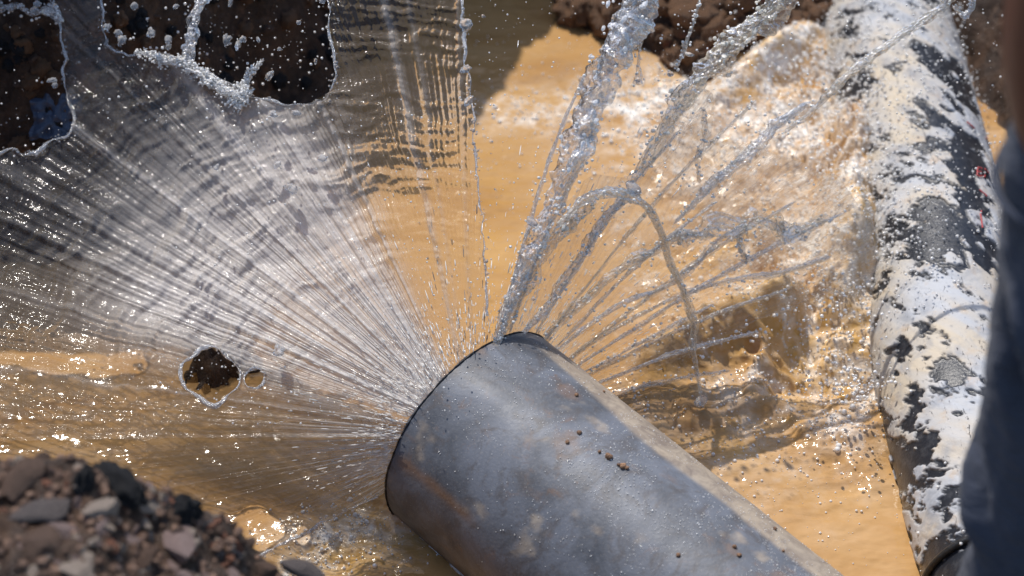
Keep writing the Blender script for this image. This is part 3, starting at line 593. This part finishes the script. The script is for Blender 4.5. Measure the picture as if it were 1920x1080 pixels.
def liptube(px, r, seed, closed=True, mat=M_lip, rough=.5, flat=.8, extra=None):
    P = film_px(px[:, 0], px[:, 1], -.004)
    if closed: P = np.r_[P, P[:2]]
    s = np.arange(len(P)); rr_ = r * (1 + 1.5 * fbm(s / 5.1, s * 0 + seed, None, 3, seed))
    return tube(P, np.clip(rr_, .0008, .02), 8, flat, seed=seed, rough=.25, f=40)
i0 = np.argmin(np.hypot(OUT[:, 0] - 0, OUT[:, 1] - 292)) - 10; i1 = np.argmin(np.hypot(OUT[:, 0] - 914, OUT[:, 1] - 600)); i2 = np.argmin(np.hypot(OUT[:, 0] - 430, OUT[:, 1] - 1068))
parts = [liptube(OUT[i0:i1], .0020, 1, False), liptube(OUT[4:i2], .0022, 2, False)]
V, F = join(parts); mk('edge', V - base, F, M_lip, sh)
V, F = join([liptube(H1, .0028, 3), liptube(H2, .0022, 4)]); mk('hole_edge', V - base, F, M_lip, sh)
# the thinner fan on the right
fan_out = [(935, 640), (985, 470), (1020, 420), (1110, 330), (1190, 330), (1240, 240), (1300, 160), (1340, 170), (1330, 260), (1400, 270), (1480, 300), (1570, 330), (1640, 420), (1650, 500), (1560, 560), (1420, 600), (1300, 660), (1170, 725), (1060, 760), (960, 760)]
FO = jag(fan_out, 8, 8, 15)
def milk2(TH, RH, x, y):
    st = fbm(TH * 7, RH / 600, None, 3, 310); return np.clip(.16 + .28 * np.clip(st, -.3, 1) + .25 * sstep(350, 150, RH) + .12 * sstep(500, 900, RH), .02, .8)
V, F, ml = sheet(100, 172, 420, 330, 960, FO, [], 260, milk2, .8)
mk('water_fan', V, F, M_fan, attrs=ml); tag(bpy.data.objects['water_fan'], 'thin translucent fan of water spreading right from the pipe end over the tan pool', 'water fan')
# ------------------------------------------------------------------ jets
def jet(name, pts, r, label, mat=M_stream, strands=3, spread=.28, rough=.5, flat=.55, f=110, seed=0, drops=30, cat='water jet', dn=-.01, cloud=.12, whit=.28):
    q = spline(np.array([p[:2] for p in pts], float), 130 + 20 * len(pts)); rr_ = np.interp(np.linspace(0, 1, len(q)), np.linspace(0, 1, len(r)), r)
    P = film_px(q[:, 0], q[:, 1], dn)
    tb = []; s = np.linspace(0, 1, len(q)) * len(pts); strands = min(strands, 2); acc = {'milk': [], 'th': [], 'rh': [], 'near': [], 'rf': []}; px_ = np.r_[0, np.cumsum(np.hypot(*np.diff(q, axis=0).T))]
    for i in range(strands):
        off = np.stack([fbm(s * 1.3, s * 0 + i * 3 + c_, None, 3, seed + i) for c_ in range(3)], -1) * (rr_ * spread * (1.6 if i else .4))[:, None] / KPX * 4.0 * 2
        ri = rr_ / KPX * 4. * (1. if strands == 1 else random.uniform(.45, .64)) * (1 + .35 * vn(s * 2.3, s * 0 + i, None, seed + 40 + i))
        ta = np.clip(np.minimum(np.arange(len(q)) / 4., (len(q) - 1 - np.arange(len(q))) / 6.), .05, 1)
        m_ = 17; uu = np.linspace(-1, 1, m_); Tn = np.gradient(P, axis=0); Tn /= np.linalg.norm(Tn, axis=1)[:, None] + 1e-9
        A_ = np.cross(Tn, -FW + np.array([0, 0, .9 - .5 * i])); A_ /= np.linalg.norm(A_, axis=1)[:, None] + 1e-9; B_ = np.cross(A_, Tn)
        rg = np.stack([1 + rough * (.9 * fbm(px_ / 34, px_ * 0 + seed + i * 7, None, 3, seed) + .28 * vn(px_ / 7, px_ * 0 + i, None, seed + 3)), 1 + rough * (.9 * fbm(px_ / 34, px_ * 0 + 50 + seed + i * 7, None, 3, seed) + .28 * vn(px_ / 7, px_ * 0 + 9 + i, None, seed + 3))], 1)
        wd_ = (ri * ta)[:, None] * np.where(uu[None] < 0, rg[:, :1], rg[:, 1:]) * 1.15
        S2, U2 = np.meshgrid(px_, uu, indexing='ij'); bulge = flat * (1 - U2**2) + .42 * fbm(S2 / 16, U2 * 2.2 + 3 * i, None, 3, seed + 60) + .25 * fbm(S2 / 6, U2 * 5, None, 2, seed + 61)
        Vs = (P + off)[:, None] + A_[:, None] * (wd_ * U2)[..., None] + B_[:, None] * ((ri * ta)[:, None] * bulge)[..., None]
        tb.append((Vs.reshape(-1, 3), gridfaces(len(q), m_)))
        acc['milk'].append(np.clip(whit * (.85 + 1.1 * fbm(S2 / 38, U2 * 1.7 + i, None, 4, seed + 62)) + .35 * np.abs(U2) ** 6, .04, .95).ravel()); acc['th'].append((U2 * 2.2 + 40 + i * 9).ravel()); acc['rh'].append((S2 * 7).ravel()); acc['near'].append(np.full(S2.size, .8)); acc['rf'].append(np.full(S2.size, .34))
    acc = {a_: np.concatenate(b_) for a_, b_ in acc.items()}
    V, F = join(tb); o = mk(name, V, F, {M_stream: M_jet, M_stream_tan: M_jet_tan, M_lip: M_jet, M_white: M_jet}[mat], attrs=acc); tag(o, label, cat)
    nb_ = int(cloud * max(250, sum(r) / len(r) * len(q) * .30)); ix_ = rng.integers(2, len(q) - 2, nb_); den = fbm(ix_ / 9., ix_ * 0. + seed, None, 3, seed + 200); ix_ = ix_[rng.random(nb_) < np.clip(.75 + .9 * den, .05, 1)]
    if len(ix_):
        tg = P[ix_ + 2] - P[ix_ - 2]; tg /= np.linalg.norm(tg, axis=1)[:, None]; R0 = rr_[ix_] / KPX * 4.
        c_ = P[ix_] + np.array([.1, .25, .5]) * R0[:, None] * .3 + rng.normal(size=(len(ix_), 3)) * (R0 * .42)[:, None] + tg * rng.normal(size=(len(ix_), 1)) * .004
        c_ += np.stack([fbm(ix_ / 14., ix_ * 0. + 3 * cc, None, 3, seed + 50) for cc in range(3)], -1) * R0[:, None] * .9
        bv, bf = blobs(c_, np.clip(R0 * (.05 + .22 * rng.random(len(ix_)) ** 2), .0004, .0045), 1, tg * rng.uniform(0, 1.0, (len(ix_), 1)), .25)
        tag(mk('broken_water', bv, bf, M_creamy if mat is M_stream_tan else (M_bubble if cat == 'splash' else M_clear), o, smooth=False), kind='stuff')
    if drops:
        idx = rng.integers(0, len(q), drops); dp = P[idx] + rng.normal(size=(drops, 3)) * (rr_[idx] / KPX * 4 * .9)[:, None]
        bv, bf = blobs(dp, rng.uniform(.0012, .0035, drops), 1, None, .15); bf4 = np.c_[bf, bf[:, 2]]
        me = mk('droplets', bv, bf, M_bubble, o); tag(me, kind='stuff')
    return o, P
j1, _ = jet('water_jet', [(925, 645), (965, 545), (1010, 440), (1060, 330), (1100, 235), (1150, 110), (1195, 10), (1235, -90)], [10, 18, 28, 31, 38, 42, 42], 'thick silvery water jet shooting straight up right of the pipe end', strands=6, seed=1, drops=80)
jet('water_jet', [(930, 645), (990, 520), (1040, 450), (1085, 405), (1120, 372)], [7, 14, 18, 18, 14], 'cloudy jet that rises beside the thick jet and feeds the arching ribbon', M_stream_tan, strands=3, seed=2)
jet('water_jet', [(960, 650), (1020, 580), (1075, 500), (1120, 430), (1160, 380), (1190, 350)], [5, 10, 14, 15, 13, 9], 'short sparkling jet ending in a bead below the arching ribbon', strands=4, seed=3)
jet('water_jet', [(1180, 345), (1225, 270), (1270, 200), (1330, 130), (1400, 60), (1455, 5), (1510, -60)], [8, 16, 26, 30, 30, 28, 26], 'broad pale jet leaning right towards the coated pipe top', M_stream_tan, strands=5, seed=4, drops=60, flat=.35)
jet('water_jet', [(1000, 655), (1090, 570), (1170, 500), (1225, 470), (1270, 440), (1340, 440)], [5, 9, 12, 12, 11, 8], 'slanting clear jet below the arching ribbon', M_stream_tan, strands=4, seed=5)
jet('water_jet', [(1262, 420), (1310, 372), (1370, 315), (1440, 250), (1520, 190)], [6, 13, 17, 15, 10], 'bright white jet segment slanting up to the right over the foam', M_white, strands=4, seed=6, drops=60, whit=.45)
jet('water_jet', [(1040, 660), (1120, 600), (1180, 560), (1235, 545), (1290, 510), (1345, 450), (1400, 420)], [4, 7, 9, 7, 8, 8, 4], 'thin broken jet running towards the splash crown', M_stream, strands=3, seed=7)
jet('water_jet', [(1060, 680), (1130, 630), (1200, 590), (1300, 545), (1400, 520), (1480, 505), (1560, 480)], [4, 6, 7, 7, 8, 10, 6], 'low flat jet hitting the splash at the coated pipe', M_stream_tan, strands=3, seed=8)
jet('water_jet', [(1090, 700), (1170, 660), (1260, 610), (1340, 570)], [3, 5, 6, 3], 'lowest thin jet on the right just above the pipe shoulder', M_stream, strands=3, seed=9)
jet('water_arch', [(1050, 425), (1090, 378), (1130, 360), (1170, 362), (1205, 380), (1235, 425), (1252, 480), (1278, 540), (1300, 600), (1298, 650), (1308, 700), (1314, 745)], [12, 13, 15, 15, 14, 12, 10, 9, 13, 10, 5, 5], 'arching ribbon of clouded water that droops to a hanging bead', M_stream_tan, strands=2, spread=.15, rough=.3, seed=10, flat=.3, drops=25, cat='water ribbon', dn=-.05, cloud=.05, whit=.3)
jet('water_ribbon', [(1470, 250), (1530, 200), (1600, 130), (1650, 95), (1700, 60), (1750, 25), (1800, -20), (1850, -60)], [5, 9, 11, 12, 13, 14, 16, 16], 'tan ribbon of water arcing across the top of the coated pipe', M_stream_tan, strands=2, spread=.2, rough=.4, seed=11, flat=.4, cat='water ribbon', dn=-.1, cloud=.08, whit=.25)
jet('water_ribbon', [(358, 118), (356, 70), (366, 35), (378, 0), (385, -60)], [14, 15, 13, 16, 22], 'upright grey ribbon of water standing against the dark bank', M_lip, strands=2, spread=.25, rough=.25, seed=12, flat=.25, cat='water ribbon', dn=-.02, cloud=.02, whit=.25)
jet('water_ribbon', [(1312, 0), (1300, 40), (1285, 85), (1268, 130)], [3, 4, 6, 3], 'thin broken thread of water hanging before the brown clods', M_stream_tan, strands=2, seed=13, cat='water ribbon', cloud=.04, whit=.15)
jet('water_ribbon', [(1205, 40), (1200, 80), (1198, 115), (1196, 160)], [3, 5, 4, 6], 'short dark thread of drops right of the thick silver jet', M_lip, strands=1, rough=.8, seed=14, cat='water ribbon', cloud=.04, whit=.15)
jet('water_ribbon', [(1318, 200), (1322, 250), (1308, 300), (1312, 345)], [3, 6, 4, 5], 'slender thread of water hanging under the broad pale jet', M_lip, strands=1, rough=.7, seed=15, cat='water ribbon', cloud=.04, whit=.15)
jet('water_ribbon', [(-10, 20), (30, 12), (60, 25), (100, 10), (112, 40), (90, 25)], [8, 12, 8, 12, 9, 3], 'curled blob of water at the top left corner', M_lip, strands=2, seed=16, cat='water ribbon', cloud=.04, whit=.15)
jet('water_ribbon', [(1790, 8), (1808, 30), (1822, 10), (1800, -25)], [7, 11, 9, 8], 'glassy loop of water above the coated pipe at the top right', M_lip, strands=2, seed=17, cat='water ribbon', dn=-.1, cloud=.08, whit=.25)
jet('splash', [(440, 195), (455, 175), (462, 150), (478, 128), (488, 118)], [16, 12, 6, 7, 4], 'small white splash crown jumping off the upper rim of the sheet', M_white, strands=10, spread=1.0, seed=18, drops=120, cloud=2.5, whit=.6, cat='splash', dn=-.02)
jet('splash', [(255, 98), (300, 110), (345, 120), (395, 150), (430, 175), (455, 190)], [6, 10, 12, 14, 14, 8], 'white frothy roll along the upper rim of the grey sheet', M_white, strands=10, spread=.8, seed=19, drops=150, cloud=2., whit=.6, cat='splash', dn=-.02)
for i, th in enumerate((104, 109, 121, 127, 133, 141, 146, 152, 157, 163)):
    L = (520, 380, 470, 600, 420, 560, 640, 500, 430, 360)[i]; r0 = float(np.interp(th, rth, rho_r)) + 4
    pt = [(AP[0] - (r0 + L * f) * math.cos(R_(th + 3 * f * f)), AP[1] - (r0 + L * f) * math.sin(R_(th + 3 * f * f))) for f in (0, .25, .5, .75, 1)]
    o, _ = jet('fine_jet', pt, [3, 5, 6, 6, 4], 'fine clear jet fanning out to the right between the larger jets', M_stream_tan if i % 2 else M_stream, strands=2, seed=40 + i, drops=20)
    o['group'] = 'fine jets fanning right from the pipe end'
# splash crown on the right with fingers
jet('splash', [(1250, 450), (1310, 438), (1370, 430), (1430, 424), (1490, 430), (1550, 410)], [10, 16, 22, 24, 20, 12], 'lobed tan splash with hanging fingers right of the arching ribbon', M_stream_tan, strands=3, spread=.9, seed=20, drops=60, cat='splash', flat=.3, cloud=.08, whit=.25)
jet('splash', [(1385, 440), (1392, 470), (1400, 492)], [13, 8, 5], 'short tan finger of water hanging from the lobed splash', M_stream_tan, strands=2, spread=.2, seed=21, cat='splash', flat=.3, cloud=.1, whit=.25)
# muddy tongues in front of the coated pipe
# fine comb of jets leaving the rim
n_ = 2600; th = rng.uniform(-26, 172, n_); th = th + .8 * fbm(th * 1.3, th * 0, None, 2, 5); r0 = np.interp(th, rth, rho_r); L = rng.exponential(95, n_) * np.where(th < 5, .5, 1.)
rh = r0 + 8 + L; c_ = film(th, rh, rng.normal(0, .004, n_) - .004)[0]; tg = film(th, rh + 12)[0] - c_; tg /= np.linalg.norm(tg, axis=1)[:, None]
V, F = blobs(c_, rng.uniform(.0003, .0010, n_), 1, tg * rng.uniform(.5, 4, (n_, 1)), .1); tag(mk('spray_streaks', V, F, M_bubble), 'fine white water streaks leaving the pipe rim', 'spray', kind='stuff')
# frayed beads along the sheet's rim and its holes
c_ = []
for cl, n_, sp_ in ((OUT[4:i1], 1500, 5), (H1, 60, 3), (H2, 30, 2)):
    ii = rng.integers(0, len(cl), n_); den = fbm(ii / 7., ii * 0., None, 3, 77); ii = ii[rng.random(n_) < np.clip(.5 + 1.2 * den, .02, 1)]; q = cl[ii] + rng.normal(size=(len(ii), 2)) * sp_; c_.append(film_px(q[:, 0], q[:, 1], -.006))
c_ = np.concatenate(c_); V, F = blobs(c_, .0006 + .0030 * rng.random(len(c_)) ** 3, 2, None, .1); tag(mk('spray_beads', V, F, M_drop), 'beads of water fraying off the rim of the grey sheet', 'spray', kind='stuff')
# curtain of spray thrown against the coated pipe
n_ = 24000; cx_ = rng.uniform(1180, 1760, n_); cy_ = rng.uniform(20, 760, n_)
wgt = 1.5 * np.exp(-(((cx_ - 1600) / 80)**2)) * sstep(620, 420, cy_) * sstep(-60, 120, cy_) + .8 * np.exp(-(((cx_ - 1500) / 150)**2 + ((cy_ - 160) / 90)**2)) + .8 * np.exp(-(((cx_ - 1590) / 90)**2 + ((cy_ - 740) / 60)**2)) + .5 * np.exp(-(((cx_ - 1480) / 200)**2 + ((cy_ - 520) / 90)**2)) + .35 * np.exp(-(((cx_ - 1300) / 160)**2 + ((cy_ - 190) / 50)**2))
wgt *= np.clip(.55 + 1.3 * fbm(cx_ / 60, cy_ / 45, None, 4, 78), 0, 1.3); kp = rng.random(n_) < wgt; cx_, cy_ = cx_[kp], cy_[kp]
P0 = np.array([at_z(a, b, 0.) for a, b in zip(cx_, cy_)]); c_ = P0 + (CAM - P0) / 4.5 * (.02 + .22 * rng.random((len(P0), 1)) ** 1.6)
V, F = blobs(c_, .0009 + .0034 * rng.random(len(c_)) ** 2.2, 1, None, .2); tag(mk('white_spray', V, F, M_bubble), 'white spray bursting against the coated pipe', 'spray', kind='stuff')
# ------------------------------------------------------------------ drops in the air
big = [(252, 12, 10), (283, 62, 9), (316, 74, 9), (316, 86, 7), (222, 62, 8), (228, 76, 9), (424, 76, 9), (446, 84, 8), (456, 74, 7), (430, 72, 7), (200, 50, 7), (98, 150, 7), (103, 160, 6), (520, 308, 8), (604, 296, 7), (540, 350, 6), (550, 355, 9), (512, 213, 7), (555, 212, 6), (505, 142, 7), (560, 42, 5), (524, 92, 5), (592, 114, 4), (484, 74, 5),
       (70, 8, 8), (66, 20, 8), (20, 14, 9), (90, 22, 9), (38, 12, 7), (406, 314, 6), (330, 12, 5), (432, 4, 7), (604, 2, 6), (1180, 0, 5), (1314, 752, 13), (906, 30, 3), (874, 46, 12), (874, 130, 10), (878, 190, 9), (1292, 102, 7), (1196, 150, 6), (1256, 138, 5), (1188, 352, 12), (996, 416, 7), (1000, 560, 4), (522, 658, 10), (530, 655, 6)]
ms_ = ico(3); bv = []
for i in range(4):
    V = ms_[0] * (1 + .55 * fbm(ms_[0][:, 0] * 1.6 + i * 3, ms_[0][:, 1] * 2, ms_[0][:, 2] * 2, 2, 400 + i)[:, None]) * np.array([1, 1 - .1 * i, 1 + .25 * i]); bv.append(mk('water_drop', V, ms_[1], M_drop, link=False))
for i, (x, y, r) in enumerate(big):
    P = film_px(float(x), float(y), -.06 if y < 250 else -.04); o = ob('water_drop', bv[i % 4], None, P); o.scale = [r * 3.9 / KPX * random.uniform(.8, 1.1)] * 3; o.rotation_euler = (i, i * 2, i * 3)
    if (x, y) == (1314, 752): lb = 'round hanging bead at the end of the drooping water ribbon'; g = None
    elif x < 240 and y < 40: lb = 'large drop of water flying in the top left corner'; g = 'drops in the top left corner'
    elif x < 640: lb = 'glassy drop of water flying before the dark bank at the upper left'; g = 'drops flying at the upper left'
    else: lb = 'glassy drop of water flying beside the jets right of the grey sheet'; g = 'drops flying beside the jets'
    tag(o, lb, 'water drop', g)
def airy(n, xr, yr, dn, r0, r1, name, label, acc=None):
    x = rng.uniform(*xr, n); y = rng.uniform(*yr, n)
    if acc is not None: kp = rng.random(n) < acc(x, y); x, y = x[kp], y[kp]
    P = film_px(x, y, 0.); P = P + (P - CAM) / 4 * rng.uniform(dn[0], dn[1], len(x))[:, None]
    P = P[P[:, 2] > .03]; r = r0 + (r1 - r0) * rng.random(len(P)) ** 3
    V, F = blobs(P, r, 1, None, .12); tag(mk(name, V, F, M_bubble), label, 'spray', kind='stuff')
airy(420, (180, 640), (-10, 230), (-.1, .25), .0006, .0032, 'fine_drops', 'fine drops flying before the dark bank at the upper left')
airy(160, (-10, 180), (-10, 420), (-.1, .2), .0006, .0028, 'fine_drops', 'scattered drops at the far left above the sheet')
airy(900, (300, 930), (180, 800), (-.06, -.01), .0005, .0022, 'fine_drops', 'fine sparkling drops over the grey sheet')
airy(500, (870, 1250), (0, 640), (-.1, .3), .0005, .0020, 'fine_drops', 'fine drops between the sheet and the thick jet')
airy(1400, (1150, 1900), (0, 800), (-.12, .1), .0006, .0028, 'fine_drops', 'fine drops over the splash and the coated pipe')
# ------------------------------------------------------------------ foam bubbles on the pool
dens = foam * (Hw > -1); fl_ = dens.ravel(); area = np.gradient(ax_)[:, None] * np.gradient(ay_)[None]; pr_ = (fl_ * area.ravel()); pr_ = np.where((PX.ravel() > -40) & (PX.ravel() < 1960) & (PY.ravel() > -60) & (PY.ravel() < 1120), pr_, 0); pr_ /= pr_.sum()
def bub(n, r0, r1, sub, label, pw=3):
    ix = rng.choice(len(pr_), n, p=pr_); P = np.stack([WX.ravel()[ix], WY.ravel()[ix], Hw.ravel()[ix]], -1) + rng.normal(size=(n, 3)) * .003 * [1, 1, 0]
    r = r0 + (r1 - r0) * rng.random(n) ** pw; P[:, 2] += r * .25
    V, F = blobs(P, r, sub); tag(mk('foam', V, F, M_bubble), label, 'foam', kind='stuff')
bub(17000, .0008, .0028, 1, 'fine foam bubbles on the muddy pool')
bub(1100, .0025, .006, 2, 'larger foam bubbles on the muddy pool', 4)
sc2 = np.where((PX > 880) & (PX < 1700) & (PY < 1060) & (PY > 60), 1., 0.) * np.clip(.3 + wob, 0, 1); q_ = (sc2 * area).ravel(); q_ /= q_.sum(); ix = rng.choice(len(q_), 900, p=q_)
V, F = blobs(np.stack([WX.ravel()[ix], WY.ravel()[ix], Hw.ravel()[ix] + .0005], -1), .0007 + .0016 * rng.random(900) ** 3, 1); tag(mk('foam', V, F, M_bubble), 'scattered single bubbles on the open water', 'foam', kind='stuff')
# splash beads over the coated pipe
m_ = (np.sin(BA) > -.1) & (QY > -20) & (QY < 1100); ii = np.argwhere(m_); wgt = (np.exp(-((QX[m_] - 1650) / 110)**2) * sstep(620, 420, QY[m_]) + .15 * sstep(650, 450, QY[m_]) + .02); wgt /= wgt.sum(); ch = rng.choice(len(ii), 3400, p=wgt)
P = Vb[ii[ch, 0], ii[ch, 1]]; nn = P - cp[ii[ch, 0]]; nn /= np.linalg.norm(nn, axis=1)[:, None]
V, F = blobs(P + nn * (.004 + .03 * rng.random(len(P))**3)[:, None], .0008 + .003 * rng.random(len(P))**3, 1); tag(mk('spray_beads', V, F, M_bubble), 'splashed beads of water over the upper part of the coated pipe', 'spray', kind='stuff')
# beads and crumbs on the steel pipe
bd_ = []; br = []
for _ in range(5200):
    s_ = random.random() ** .7 * 1.0; b_ = random.gauss(R_(86), R_(26)); 
    if vn(s_ * 14, b_ * 5, None, 500) < -.15 * random.random(): continue
    P = rimp(np.array(b_), RP + .0004, np.array(s_)); bd_.append(P); br.append(random.uniform(.0004, .0011) * (1.6 if random.random() < .06 else 1))
V, F = blobs(np.array(bd_), np.array(br), 1); o = mk('water_beads', V - MOUTH, F, M_bubble, pipe); tag(o, kind='stuff')
for x, y, r in [(1081, 742, 5), (1086, 812, 6), (1064, 830, 5), (1124, 848, 4), (1141, 857, 8), (1168, 875, 7), (1175, 878, 5), (1160, 872, 4), (1132, 735, 3), (1377, 1026, 5), (1386, 1042, 5), (1272, 1042, 5), (1243, 806, 3), (1452, 993, 5), (1468, 1034, 3)]:
    q_ = on_pipe(x, y)
    if q_ is None: continue
    V, F = clod(int(x), 2); mk('mud_crumb', V * r / KPX * 4.1 * .8 + q_[0] + q_[1] * .001 - MOUTH, F, ST['clod'], pipe)
# froth line where the pipe meets the pool
s_ = np.linspace(.0, .9, 160); P = []
for s1 in s_:
    for b_ in np.linspace(R_(40), R_(-60), 60):
        q1 = rimp(np.array(b_), RP, np.array(s1))
        if q1[2] < .004: P.append(q1); break
if len(P) > 10:
    P = np.array(P); V1, F1 = tube(P, .0032 * (1 + .6 * fbm(np.arange(len(P)) / 4, np.arange(len(P)) * 0., None, 3, 9)), 8, rough=.4)
    tag(mk('froth_line', V1, F1, M_white), 'thin line of froth where the steel pipe dips into the pool', 'foam', kind='stuff')
# ------------------------------------------------------------------ the bystander at the right
k = N('skin'); M_skin = k.done(k.pr(Base_Color=k.mix(k.noise(k.co(), 12), (.11, .042, .025), (.15, .06, .036)), Roughness=.5))
k = N('navy_cloth'); co = k.co(); tw = k.noise(k.map(co, (1, 1, .35)), 700, 3, .7)
c = k.mix(k.noise(co, 8, 4, .6), (.018, .023, .038), (.048, .056, .085)); c = k.mix(k.ma('MULTIPLY', tw, .4), c, (.06, .07, .10))
M_navy = k.done(k.pr(Base_Color=c, Roughness=.9, Sheen_Weight=.08, Normal=k.bump(tw, .0008, .6, k.bump(k.noise(k.map(co, (1, 1, 2.2)), 14, 4, .55, 1.2), .012))))
per = empty('person', (.845, -.85, .475), 'bystander in dark navy trousers with bare brown waist at the right edge', 'person')
gz = .5
def skin(name, verts, edges, radii, root, mat, parent, loc):
    me = bpy.data.meshes.new(name); me.from_pydata([tuple(np.array(v) - loc) for v in verts], edges, []); me.materials.append(mat)
    o = ob(name, me, parent); md = o.modifiers.new('skin', 'SKIN'); md.use_smooth_shade = True
    for i, r in enumerate(radii): me.skin_vertices[0].data[i].radius = r if isinstance(r, tuple) else (r, r); me.skin_vertices[0].data[i].use_root = i == root
    s = o.modifiers.new('sub', 'SUBSURF'); s.levels = 2; s.render_levels = 2; return o
def sk(me): me.skin_vertices
cx, cyy = .80, -.85
bv_ = [(cx, cyy, 1.46), (cx - .035, cyy, 1.58), (cx - .03, cyy + .01, 1.74), (cx, cyy + .01, 1.90), (cx, cyy + .02, 2.02), (cx, cyy + .05, 2.10), (cx, cyy + .06, 2.20), (cx, cyy + .06, 2.27),      # 0-7 pelvis..crown
       (cx - .10, cyy, 1.36), (cx - .10, cyy + .02, .98), (cx - .10, cyy - .01, .59), (cx - .10, cyy + .13, .53),
       (cx + .10, cyy, 1.36), (cx + .11, cyy + .02, .98), (cx + .11, cyy - .01, .59), (cx + .11, cyy + .13, .53),
       (cx - .18, cyy + .01, 1.94), (cx - .22, cyy + .16, 1.76), (cx - .09, cyy + .30, 1.98), (cx - .04, cyy + .30, 2.06),
       (cx + .18, cyy + .01, 1.94), (cx + .22, cyy + .16, 1.76), (cx + .09, cyy + .30, 1.98), (cx + .04, cyy + .30, 2.06)]
be = [(0, 1), (1, 2), (2, 3), (3, 4), (4, 5), (5, 6), (6, 7), (0, 8), (8, 9), (9, 10), (10, 11), (0, 12), (12, 13), (13, 14), (14, 15), (3, 16), (16, 17), (17, 18), (18, 19), (3, 20), (20, 21), (21, 22), (22, 23)]
brd = [(.11, .17), (.12, .24), (.13, .245), (.15, .10), (.055, .055), (.07, .08), (.085, .10), (.05, .06), .085, .06, .042, .035, .085, .06, .042, .035, .055, .042, .032, .038, .055, .042, .032, .038]
loc = np.array([.80, -.85, .5])
me = bpy.data.meshes.new('body'); me.from_pydata([tuple(np.array(v) - loc) for v in bv_], be, []); me.materials.append(M_skin)
bo = ob('body', me, per); md = bo.modifiers.new('skin', 'SKIN'); md.use_smooth_shade = True
for i, r in enumerate(brd): d_ = me.skin_vertices[0].data[i]; d_.radius = r if isinstance(r, tuple) else (r, r); d_.use_root = i == 0
su = bo.modifiers.new('sub', 'SUBSURF'); su.levels = 2; su.render_levels = 2
V, F = ICO[3]; hv = V * np.array([.092, .108, .10]) * (1 + .05 * fbm(V[:, 0] * 6, V[:, 1] * 6, V[:, 2] * 6, 3, 3)[:, None]) + np.array([cx, cyy + .035, 2.245]) - loc
k = N('hair'); mk('hair', hv, F, k.done(k.pr(Base_Color=(.01, .008, .007, 1), Roughness=.6)), per)
def cloth_leg(sx, side):
    zs = np.linspace(.58, 1.40, 150); aa = np.linspace(0, 2 * math.pi, 72, endpoint=False); Z, Aa = np.meshgrid(zs, aa, indexing='ij')
    ctr = np.interp(Z, [.58, 1.0, 1.4], [sx, sx, cx + side * .085]); r_ = np.interp(Z, [.58, .8, 1.0, 1.25, 1.4], [.085, .082, .092, .115, .125])
    fo = .020 * np.sin(27 * (Z + .16 * np.cos(Aa + .6)) + 2.5 * fbm(Z * 5, np.cos(Aa) * 1.5 + side, np.sin(Aa) * 1.5, 2, 600)) * np.clip(.4 + fbm(Z * 6, np.cos(Aa), np.sin(Aa), 2, 601) * 1.5, 0, 1.2) + .008 * fbm(Z * 14, np.cos(Aa) * 2, np.sin(Aa) * 2, 3, 602)
    r_ = r_ + fo
    return np.stack([ctr + r_ * np.cos(Aa), cyy + .01 + r_ * 1.05 * np.sin(Aa), Z], -1).reshape(-1, 3), gridfaces(150, 72, True)
def hip():
    zs = np.linspace(1.30, 1.525, 60); aa = np.linspace(0, 2 * math.pi, 96, endpoint=False); Z, Aa = np.meshgrid(zs, aa, indexing='ij')
    a = np.interp(Z, [1.30, 1.42, 1.525], [.215, .222, .205]); b = np.interp(Z, [1.3, 1.42, 1.525], [.115, .13, .12])
    fo = .006 * fbm(Z * 12, np.cos(Aa) * 3, np.sin(Aa) * 3, 3, 603) + .005 * np.sin(30 * (Z + .12 * np.cos(Aa)))
    return np.stack([cx + (a + fo) * np.cos(Aa), cyy + (b + fo) * np.sin(Aa), Z], -1).reshape(-1, 3), gridfaces(60, 96, True)
V, F = join([cloth_leg(cx - .095, -1), cloth_leg(cx + .10, 1), hip()]); tr = mk('trousers', V - loc, F, M_navy, per)
aa = np.linspace(0, 2 * math.pi, 97); P = np.stack([cx + .210 * np.cos(aa), cyy + .125 * np.sin(aa), 1.525 + .004 * np.sin(aa * 3)], -1) - loc
V, F = tube(P, .017, 12, .35, side=(0, 0, 1)); mk('waistband', V, F, M_navy, tr)
aa = np.linspace(R_(120), R_(250), 40); P = np.stack([cx + .226 * np.cos(aa), cyy + .137 * np.sin(aa), 1.44 - .06 * np.sin((aa - R_(120)) * 1.2)], -1) - loc
V, F = tube(P, .005, 8); mk('pocket_seam', V, F, M_navy, tr)
k = N('boot'); M_boot = k.done(k.pr(Base_Color=(.03, .02, .015, 1), Roughness=.6))
for sx in (cx - .10, cx + .11):
    V, F = ICO[3]; V = V * np.array([.052, .14, .055]) * np.where(V[:, 2:] < -.3, np.array([1, 1, .5]), 1.); mk('boot', V + np.array([sx, cyy + .05, .535]) - loc, F, M_boot, per)
